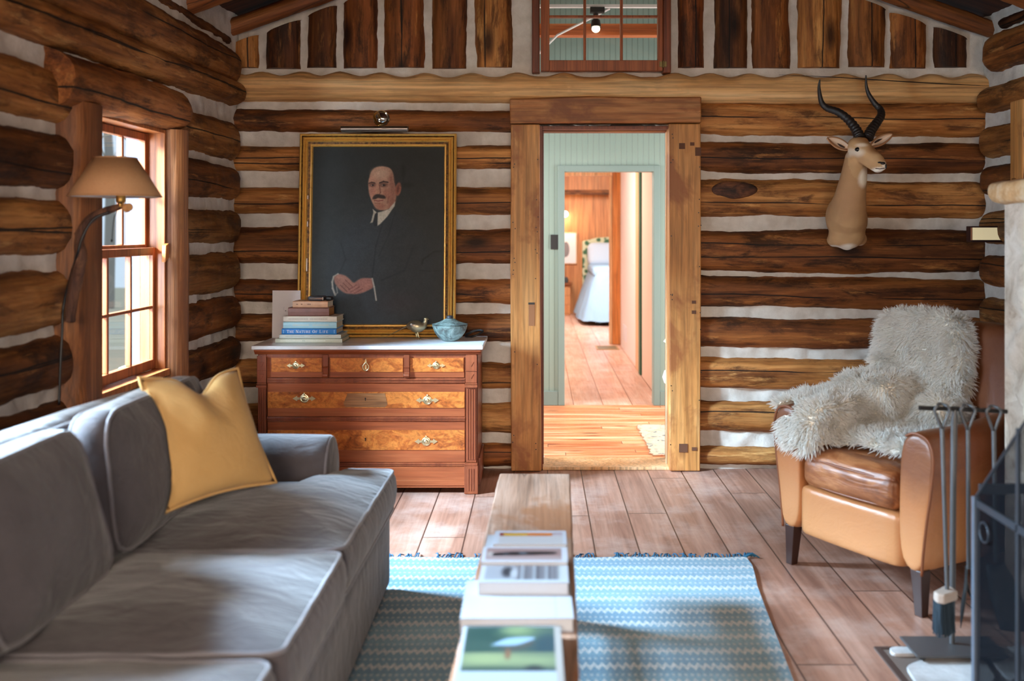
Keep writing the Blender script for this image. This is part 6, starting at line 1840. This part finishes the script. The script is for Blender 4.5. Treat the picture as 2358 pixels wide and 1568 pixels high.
for i in range(240):
    u, w_ = RB.random(), RB.random()
    a = Vector((1.303 + .060 * u - .008 * w_, 3.224 + .036 * u + .040 * w_, .2115))
    bt_.tube([a, a + Vector((RB.uniform(-.006, .008), RB.uniform(-.006, .006), RB.uniform(-.10, -.115)))], [.0024, .0018], 4)
bo = bt_.build('bristles', flat('blue_black_bristle', rgb(34, 50, 62), .7), tb); bo['kind'] = 'stuff'
tp = tool('poker', 'iron fireplace poker with a pointed flattened tip hanging right of the stand pole', 1.432, 3.335, .30, (-.006, -.02))
MB().tube(spline([(1.426, 3.315, .305), (1.422, 3.312, .24), (1.412, 3.31, .17), (1.404, 3.308, .10)], 4), interp([.007, .009, .011, .002], 4), 8, flat=.55).tube([(1.424, 3.315, .26), (1.436, 3.318, .215), (1.447, 3.32, .19)], [.005, .004, .002], 6).build('poker_tip', M['iron'], tp, smooth=60)
tsv = tool('ash_shovel', 'iron ash shovel with a long blade hanging behind the fire screen mesh', 1.522, 3.342, .32, (-.003, -.02))
sh = MB(); vs, fs = [], []
for i in range(7):
    t = i / 6
    w_ = .030 + .022 * math.sin(min(1, t * 1.6) * PI / 2)
    for j in range(7):
        s = 2 * j / 6 - 1
        vs.append((1.524 + .045 * t + s * w_, 3.318 - .05 * t - .02 * (1 - s * s) * .8, .31 - .20 * t))
for i in range(6):
    for j in range(6):
        a = i * 7 + j; fs.append((a, a + 1, a + 8, a + 7))
so_ = sh.add(vs, fs).build('shovel_blade', M['iron_grey'], tsv, smooth=60)
m_ = so_.modifiers.new('solid', 'SOLIDIFY'); m_.thickness = .003
# ---- fire screen
g = G('wire_mesh'); trp = g.n('BsdfTransparent', {0: (1, 1, 1, 1)})
g.bs(Base_Color=rgb(14, 17, 22), Roughness=.8); g.put(g.b, 'Specular IOR Level', .05)
mx = g.n('MixShader', {0: .45, 1: trp.outputs[0], 2: g.b.outputs[0]}); g.nt.links.new(mx.outputs[0], g.out.inputs[0]); M['mesh'] = g.m
M['screen'] = flat('blue_black_iron', rgb(52, 58, 66), .4, .5)
fs_ = thing('fire_screen', 'black iron fire screen with gabled wire mesh panels before the fireplace', 'fire screen', (1.28, 2.5, 0))
ZF = .0195
def bar(pts, r, nm='frame_bar', rect=None):
    MB().tube(pts, r, 6).build(nm, M['screen'], fs_, smooth=30)
XS = 1.275
MB().box((XS - .008, 2.895, ZF), (XS + .010, 2.913, .645)).build('corner_post', flat('slate_iron', rgb(98, 108, 122), .35, .4), fs_, bevel=.002)
MB().box((XS - .004, 2.640, ZF), (XS + .006, 2.652, .895)).build('frame_bar', M['screen'], fs_, bevel=.002)
MB().box((XS - .004, 1.90, ZF), (XS + .010, 1.918, .645)).build('corner_post', M['screen'], fs_, bevel=.002)
MB().box((XS - .004, 1.918, .618), (XS + .005, 2.894, .640)).build('top_rail', M['screen'], fs_, bevel=.002)
MB().box((XS - .004, 1.918, ZF), (XS + .005, 2.894, .085)).build('bottom_rail', M['screen'], fs_, bevel=.002)
MB().box((XS + .0105, 2.898, .652), (XS + .40, 2.908, .682)).box((XS + .0105, 2.898, ZF), (XS + .40, 2.908, .085)).build('wing_rail', M['screen'], fs_, bevel=.002)
MB().box((XS + .40, 2.895, ZF), (XS + .412, 2.911, .70)).build('wing_post', M['screen'], fs_, bevel=.002)
MB().prism([(2.893, .645), (2.893, .086), (1.92, .086), (1.92, .645), (2.40, 1.10)], XS, XS + .0015, 'YZ').build('mesh_panel', M['mesh'], fs_)
bar([(XS, 2.895, .648), (XS, 2.405, 1.108), (XS, 1.915, .648)], .0045, 'gable_bar')
MB().box((XS + .0105, 2.9015, .086), (XS + .40, 2.903, .651)).build('wing_mesh', M['mesh'], fs_)
MB().tube([(XS - .012 + .0, 2.82 + .028 * math.cos(t), .565 + .028 * math.sin(t)) for t in np.linspace(0, 2 * PI, 20)], .0028, 6, cap=False).build('ring_handle', M['screen'], fs_, smooth=180)
# ================================================================== hall and bedroom things
sw = MB().box((.102, 8.090, 1.268), (.168, 8.099, 1.387)).build('switch_plate', flat('slate_plate', rgb(20, 23, 30), .4), thing('light_switch', 'dark light switch plate on the pale green hall boards', 'switch', (.135, 8.095, 1.33)), bevel=.002)
g = G('faded_rug'); n1 = g.noise(g.coord((1, 1, 1)), 14, 3, .6, .5)
vo = g.n('TexVoronoi', {'Vector': g.coord(), 'Scale': 12.0})
c = g.ramp(n1, [(.36, rgb(70, 92, 110)), (.46, rgb(206, 196, 176)), (.6, rgb(212, 150, 130)), (.7, rgb(222, 210, 186))])
g.bs(Base_Color=g.mix(g.ramp(vo.outputs['Distance'], [(.3, 0.0), (.5, .6)]), c, rgb(216, 204, 182)), Roughness=.95)
hr = thing('hall_rug', 'faded cream and blue patterned rug with a ragged edge on the orange hall floor', 'rug', (1.2, 6.75, 0))
vs = []; nE = 30
pe = [(.72 + .03 * nz(i * .7), 6.27 + .98 * i / nE) for i in range(nE + 1)]
MB().prism(pe + [(1.9, 7.25), (1.9, 6.27)], .0, .008, 'XY').build('rug_field', g.m, hr)
vn = thing('floor_vent', 'tan metal floor vent set in the passage boards', 'vent', (.84, 12.05, 0))
vt = MB(); vt.box((.70, 11.85, 0), (.97, 11.88, .006)).box((.70, 12.22, 0), (.97, 12.25, .006)).box((.70, 11.88, 0), (.72, 12.22, .006)).box((.95, 11.88, 0), (.97, 12.22, .006))
vt.build('vent_frame', flat('vent_tan', rgb(196, 160, 116), .5), vn)
sl = MB().box((.72, 11.88, 0), (.95, 12.22, .004)); sl.build('vent_grille', flat('vent_grey', rgb(128, 114, 84), .5), vn)
ou = MB().box((1.018, 11.55, .12), (1.0295, 11.95, .30)).build('outlet_box', M['white'], thing('wall_outlet', 'white outlet box low on the pale passage wall', 'outlet', (1.02, 11.75, .2)), bevel=.003)
# bed
bed = thing('bed', 'bed with pale blue duvet hanging to the floor and a leafy green headboard', 'bed', (1.4, 15.8, 0))
g = G('leaf_print'); vo = g.n('TexVoronoi', {'Vector': g.coord((1, 1, 1)), 'Scale': 13.0}); n1 = g.noise(g.coord(), 20, 3)
g.bs(Base_Color=g.mix(g.ramp(g.math('ADD', vo.outputs['Distance'], g.math('MULTIPLY', n1, .4)), [(.62, 1.0), (.74, 0.0)]), rgb(196, 200, 170), rgb(62, 104, 76)), Roughness=.8)
MB().prism([(.75, .3), (2.3, .3), (2.3, 1.24), (1.6, 1.34), (1.0, 1.30), (.75, 1.24)], 16.84, 16.94, 'XZ').build('headboard', g.m, bed, bevel=.02)
MB().box((.86, 15.05, .12), (2.4, 16.8, .62)).build('mattress', flat('dark_bed_base', rgb(90, 70, 60), .8), bed)
dv = MB(); vs, fs = [], []; nu_, nv_ = 46, 26
def duv(u, v_):
    # u along the near edge from the left side round to the right, v down from the top
    y = 14.92 + 1.9 * u
    return None
g = G('pale_blue_linen'); g.bs(Base_Color=rgb(150, 190, 224), Roughness=.8); g.bump(g.noise(g.coord((6, 6, 1.5)), 2, 3), .5, .05); M['linen'] = g.m
def skirt(path, ztop, zbot, seed):
    vs, fs = [], []; m = 14
    n = len(path)
    for i, (x, y, nx_, ny_) in enumerate(path):
        for j in range(m + 1):
            t = j / m
            f = .05 * t * (nz(i * .55, seed) + .5 * math.sin(i * 1.1)) + .24 * t ** .9
            vs.append((x + nx_ * f, y + ny_ * f, ztop + (zbot + .05 * nz(i * .3, seed + 3) - ztop) * t))
    for i in range(n - 1):
        for j in range(m):
            a = i * (m + 1) + j
            fs.append((a, a + 1, a + m + 2, a + m + 1))
    return vs, fs
path = [(.86, 16.7 - 1.5 * k / 20, -1, 0) for k in range(21)] + [(.86 + .06 * (1 - math.cos(t)), 15.2 - .2 * math.sin(t), -math.cos(t), -math.sin(t)) for t in np.linspace(.1, PI / 2, 8)] + [(.92 + 1.5 * k / 24, 15.0, 0, -1) for k in range(1, 25)]
sk_ = skirt(path, .80, .07, 3.0)
md2 = MB().add(*sk_)
top = [(x, y, .80) for x, y, _, _ in path]
md2.add(top + [(2.42, 16.7, .80)], [tuple(range(len(top) + 1))])
md2.rbox((1.58, 15.85, .79), (.76, .85, .09), .08, 10)
md2.build('duvet', M['linen'], bed, smooth=60)
for x in (1.12, 1.75):
    MB().rbox((0, 0, 0), (.30, .12, .20), .10, 10, M=Matrix.Translation((x, 16.55, 1.02)) @ Matrix.Rotation(-.35, 4, 'X')).build('pillow', flat('pale_pillow', rgb(188, 206, 224), .8), bed, smooth=180)
MB().box((.87, 15.08, .0), (.95, 15.16, .119)).build('leg', M['black'], bed); MB().box((2.3, 15.08, .0), (2.38, 15.16, .119)).build('leg', M['black'], bed); MB().box((.87, 16.7, .0), (.95, 16.78, .119)).build('leg', M['black'], bed); MB().box((2.3, 16.7, .0), (2.38, 16.78, .119)).build('leg', M['black'], bed)
pr = thing('wall_picture', 'white framed sketch hanging on the pine boards beside the bed', 'picture', (.52, 16.98, 1.1))
MB().box((.36, 16.955, .85), (.66, 16.992, 1.39)).build('picture_frame', M['pale_wood'], pr, bevel=.004)
MB().box((.375, 16.950, .865), (.645, 16.9545, 1.375)).build('picture_paper', M['white'], pr)
sk2 = MB().ell((.475, 16.9485, 1.10), (.06, .001, .13), 16, 10).ell((.44, 16.9485, 1.02), (.05, .001, .06), 14, 8)
sk2.build('sketch', flat('sketch_ink', rgb(130, 126, 130), .8), pr)
ns = thing('nightstand', 'small pine wall shelf table beside the bed', 'nightstand', (.53, 16.8, .5))
MB().box((.22, 16.62, .52), (.57, 16.995, .545)).build('shelf', M['rafter'], ns); MB().box((.26, 16.70, .0), (.54, 16.995, .519)).build('cabinet', M['pine'], ns)
o = MB().lathe([(.0, .0), (.035, .0), (.04, .04), (.03, .09), (.0, .10)], c=(.47, 16.75, .5455), n=16).build('jar', flat('dark_jar', rgb(58, 66, 70), .4), None, smooth=40); tag(o, 'small dark jar on the shelf beside the bed', 'jar')
bl = thing('bedside_lamp', 'small glowing wall lamp on the pine boards above the framed sketch', 'lamp', (.46, 16.95, 1.72))
MB().cyl((.46, 16.90, 1.74), (.46, 16.999, 1.74), .02, n=12).build('lamp_arm', M['brass'], bl)
MB().ell((.46, 16.88, 1.70), (.05, .05, .05), 14, 10).build('bulb', M['bulb'], bl, smooth=180)
# spot lamp seen through the upper window
sp = thing('ceiling_spot', 'black spot lamp with a glowing bulb behind the upper window', 'lamp', (.41, 6.9, 3.0))
MB().box((-1.3, 6.885, 2.965), (2.1, 6.915, 2.985)).build('track', M['white'], sp)
MB().box((.36, 6.87, 2.93), (.46, 6.93, 2.9645)).cyl((.40, 6.90, 2.935), (.40, 6.90, 2.875), .018, n=12).cyl((.40, 6.90, 2.875), (.40, 6.89, 2.825), .03, .036, 16).build('spot_housing', M['black'], sp)
MB().ell((.40, 6.888, 2.815), (.028, .028, .024), 14, 10).build('bulb', M['bulb'], sp, smooth=180)
MB().tube([(-.45, 6.95, 2.50), (-.05, 6.95, 2.60), (.135, 6.95, 2.785), (.5, 6.95, 2.97)], .008, 8).build('tie_rod', M['white'], sp)
# ================================================================== outdoors
gr = MB().box((-30, -12, -.6), (-2.3, 30, -.3)).build('ground_outside', flat('pale_ground', rgb(196, 186, 160), .9)); gr['kind'] = 'structure'
def tree(x, y, h, sd):
    o = thing('tree', 'pale bare tree standing outside the left window', 'tree', (x, y, -.3), 0, 'trees outside the window')
    rt_ = random.Random(sd); m = MB()
    m.tube(spline([(x, y, -.3), (x + .05, y, h * .3), (x - .08, y + .05, h * .6), (x + .05, y, h)], 4), interp([.14, .11, .08, .03], 4), 8)
    tw = MB()
    for i in range(24):
        z_ = h * rt_.uniform(.25, .98); a = rt_.uniform(0, 6.28); L = rt_.uniform(.5, 1.6) * (1.2 - z_ / h)
        tw.tube([(x, y, z_), (x + .5 * L * math.cos(a), y + .5 * L * math.sin(a), z_ + .3 * L), (x + L * math.cos(a), y + L * math.sin(a), z_ + .5 * L)], [.03, .02, .006], 5)
    m.build('trunk', flat('grey_bark', rgb(150, 144, 138), .9), o, smooth=60); tw.build('twigs', flat('grey_twig', rgb(166, 156, 146), .9), o, smooth=60)
for x, y, h, sd in ((-7.0, 14.2, 6, 1), (-9.5, 22.0, 8, 2), (-6.2, 16.5, 7, 3)): tree(x, y, h, sd)
# ================================================================== light
def area(name, loc, target, sx_, sy, e, c):
    l = bpy.data.lights.new(name, 'AREA'); l.shape = 'RECTANGLE'; l.size = sx_; l.size_y = sy; l.energy = e; l.color = c
    o = bpy.data.objects.new(name, l); COL.objects.link(o); o.location = loc
    d = (Vector(target) - Vector(loc)).normalized()
    o.rotation_euler = d.to_track_quat('-Z', 'Y').to_euler()
    return o
COOL = (.58, .79, 1.0); WARM = (1.0, .78, .56)
area('daylight_left_window', (-4.3, 5.0, 2.95), (-1.8, 4.35, 1.3), 1.0, 1.0, 1600, COOL)
area('daylight_near_window', (-4.3, 3.1, 2.9), (-1.8, 2.6, 1.3), 1.0, 1.0, 2500, COOL)
area('sky_fill_near_window', (-2.45, 2.6, 1.45), (1.2, 3.6, .9), .8, 1.0, 250, (.66, .84, 1.0))  # soft sky fill added outside the near window to brighten armchair and sheepskin
area('rear_fill', (-.55, -2.7, 2.2), (0, 4, .9), 1.2, .9, 210, (1.0, .83, .66))  # warm fill added behind the camera for the back wall and furniture
area('rear_fill_right', (1.55, -2.7, 2.2), (.4, 4, .9), 1.2, .9, 150, (1.0, .83, .66))  # second added fill behind the camera, on the right
area('hall_fill', (-1.25, 7.05, 1.9), (.5, 6.9, .2), .8, .8, 60, (1, .97, .92))  # unseen fill added inside the closed hall side, no fixture modelled
area('hall_door_light', (2.6, 7.05, 1.3), (.4, 6.6, .4), 1.4, 1.8, 80, (1, .94, .86))
area('passage_fill', (-.2, 10.3, 2.55), (.2, 10.3, 0), 1.2, 3.0, 150, (1, .92, .84))  # overhead fill added out of view to brighten the passage
area('bedroom_fill', (.6, 14.0, 2.55), (.9, 15.5, .3), 1.6, 1.6, 170, (1, .92, .85))  # overhead fill added out of view to brighten the bedroom
pt = bpy.data.lights.new('bedside_glow', 'POINT'); pt.energy = 7; pt.color = (1, .7, .4); pt.shadow_soft_size = .05
po = bpy.data.objects.new('bedside_glow', pt); COL.objects.link(po); po.location = (.46, 16.75, 1.62)
wd_ = bpy.data.worlds.new('sky'); SC.world = wd_; wd_.use_nodes = True
bg = wd_.node_tree.nodes['Background']; bg.inputs[0].default_value = (.72, .85, 1.0, 1); bg.inputs[1].default_value = .9
# ================================================================== camera
cam = bpy.data.cameras.new('camera'); co = bpy.data.objects.new('camera', cam); COL.objects.link(co)
co.location = (0, 0, CAMZ); co.rotation_euler = (PI / 2, 0, 0)
cam.sensor_width = 36; cam.lens = 35.0
cam.shift_x = -(CX - 1179) / 2358.0; cam.shift_y = -(784 - CY) / 2358.0
cam.dof.use_dof = True; cam.dof.focus_distance = 5.5; cam.dof.aperture_fstop = 1.8
cam.clip_start = .05
SC.camera = co
SC.view_settings.view_transform = 'Standard'; SC.view_settings.look = 'None'; SC.view_settings.gamma = 1.0; SC.view_settings.use_curve_mapping = False
SC.view_settings.exposure = 0.47
SC.cycles.use_denoising = True
SC.cycles.max_bounces = 10; SC.cycles.diffuse_bounces = 5; SC.cycles.transparent_max_bounces = 12
